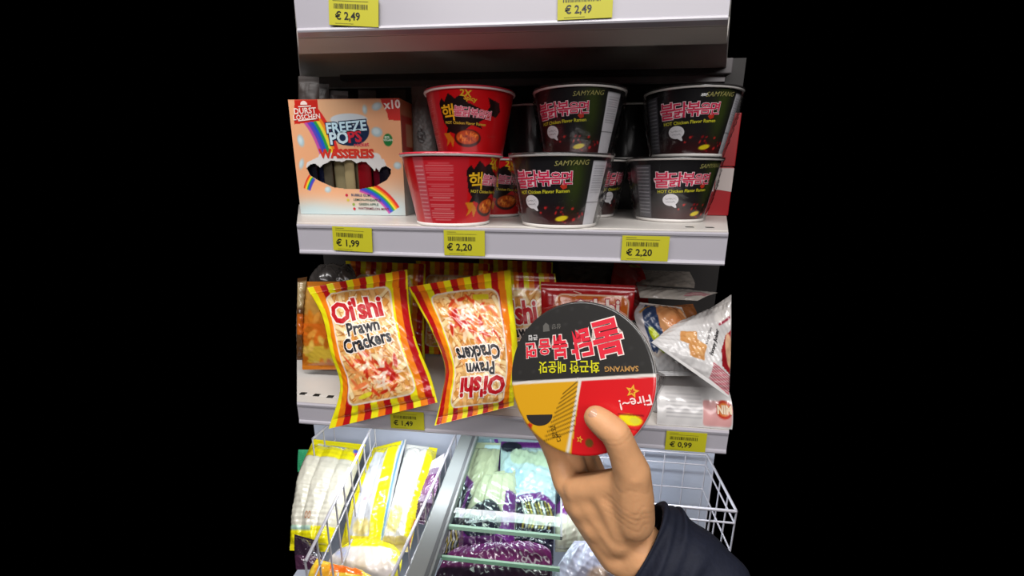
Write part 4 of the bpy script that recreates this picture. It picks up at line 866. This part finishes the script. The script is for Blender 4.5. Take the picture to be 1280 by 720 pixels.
# fingers wrap under the bowl and up along its outside, away from the camera
def side(ang, h, off):   # on the cup wall, h = 0 at the base, 1 at the rim
    rad = (RB+(RT-RB)*h)*sc+off; t = math.radians(ang); return LPt(rad*math.cos(t), rad*math.sin(t), -(HB+.003)*(1-h))
for k, a0, a1, h0, rr0 in zip(kn, (247, 243, 240, 238), (205, 203, 204, 212), (.70, .48, .27, .09), (.0092, .0092, .0086, .0075)):
    am = a0*.55+a1*.45
    if k is kn[0]:
        chain([(k, .0150), (pw(697, 572, .462), .0128), (side(228, .72, .0105), .0112), (side(214, .74, .0105), .0102), (side(200, .78, .010), .0085)]); continue
    chain([(k, rr0+.003), (side(a0, h0, .0125), rr0+.0008), (side(am, h0+.03, .0115), rr0), (side(a1, h0+.06, .0105), rr0-.0015)])
bm = bmesh.new()
for p, rp, q, rq in bones:
    L_ = np.linalg.norm(q-p); k = max(2, int(L_/(min(rp, rq)*.35))+1)
    for i in range(k+1):
        t_ = i/k; c_ = p+(q-p)*t_-po; bmesh.ops.create_icosphere(bm, subdivisions=2, radius=rp+(rq-rp)*t_, matrix=Matrix.Translation(Vector(c_)))
me = bpy.data.meshes.new('tmp_hand'); bm.to_mesh(me); bm.free()
o = link('tmp_hand', me); md = o.modifiers.new('r', 'REMESH'); md.mode = 'VOXEL'; md.voxel_size = .0018
ms = o.modifiers.new('s', 'SMOOTH'); ms.iterations = 45; ms.factor = .5
bpy.context.view_layer.update()
hm = bpy.data.meshes.new_from_object(o.evaluated_get(bpy.context.evaluated_depsgraph_get())); bpy.data.objects.remove(o)
# skin creases at the base of the thumb and on its knuckles: shallow grooves across the bone
Vh = np.empty(len(hm.vertices)*3, np.float32); hm.vertices.foreach_get('co', Vh); Vh = Vh.reshape(-1, 3); Nh = np.empty_like(Vh.ravel()); hm.vertices.foreach_get('normal', Nh); Nh = Nh.reshape(-1, 3)
def crease(p, q, ts, depth, wd, reach, bend=0.0):
    global Vh
    d = (q-p); L_ = np.linalg.norm(d); d = d/L_; rel = Vh+po-p; s_ = rel@d; perp = np.linalg.norm(rel-np.outer(s_, d), axis=1)
    for k, t_ in enumerate(ts):
        wob = bend*np.sin(rel@np.array([210., 170., 190.])+k)
        Vh = Vh-Nh*(depth*np.exp(-((s_-t_*L_+wob)/wd)**2)*(perp < reach))[:, None]
crease(mcp, cmc, (.12, .40, .52, .61, .74), .00034, .0010, .030, .0040)
crease(ip, mcp, (-.04, .05, .92), .0003, .0012, .016, .0006)
hm.vertices.foreach_set('co', Vh.ravel()); hm.materials.clear(); hm.materials.append(SKIN)
for p_ in hm.polygons: p_.use_smooth = True
hm.update(); hand = link('hand', hm, per)
# thumb nail
td = tip-ip; td /= np.linalg.norm(td); tn = -Fd-td*(-Fd@td); tn = tn+Up*.25; tn -= td*(tn@td); tn /= np.linalg.norm(tn); ts = np.cross(tn, td)
u, v = np.meshgrid(np.linspace(-1, 1, 13), np.linspace(-1, 1, 13)); shp = np.clip(1-(np.abs(v)**3)*.35, 0, 1)
P = tip+td*.001+np.multiply.outer(v*.0068, td)+np.multiply.outer(u*.0058*shp, ts)+np.multiply.outer(.0118-.0028*u*u-.0010*np.abs(v)**2, tn)-po
link('thumb_nail', mesh_np('thumb_nail', P.reshape(-1, 3), grid_faces(13, 13), mat('nail', '#d2a486', rough=.25, coat=.3)), hand)
# sleeve: a loose padded tube from the wrist down to the lower right
NAVY = mat('navy_sleeve_cloth', '#171b2a', rough=.75, spec=.3, noise=.25, bump=.4, bscale=160)
ax = [pw(798, 679, .438), pw(820, 694, .435), pw(852, 718, .430), pw(890, 790, .41), pw(940, 880, .385), pw(995, 980, .35)]
P = np.array(ax); t_ = np.linspace(0, 1, 60); C = cr(P, t_); T = np.gradient(C, axis=0); T /= np.linalg.norm(T, axis=1)[:, None]
n = 64; th = np.arange(n)*2*math.pi/n; V = []
r = np.random.RandomState(6)
for i in range(60):
    A1 = np.cross(T[i], Fd); A1 /= np.linalg.norm(A1); B1 = np.cross(T[i], A1)
    rad = .0505+.016*t_[i]+.0028*math.sin(t_[i]*30+.6)*np.sin(2*th+1.2)+.0022*np.sin(3*th+t_[i]*14)+.0015*np.sin(t_[i]*55+2*np.sin(th)); rad = rad*(.95+.05*min(1, i/7))
    V.append(C[i]+np.outer(np.cos(th)*rad, A1)+np.outer(np.sin(th)*rad*.85, B1))
inner = [C[k]+(V[k]-C[k])*.93 for k in (0, 2, 5)]
V = inner[::-1]+V
link('sleeve', mesh_np('sleeve', np.array(V).reshape(-1, 3)-po, grid_faces(len(V), n, True), NAVY), per)
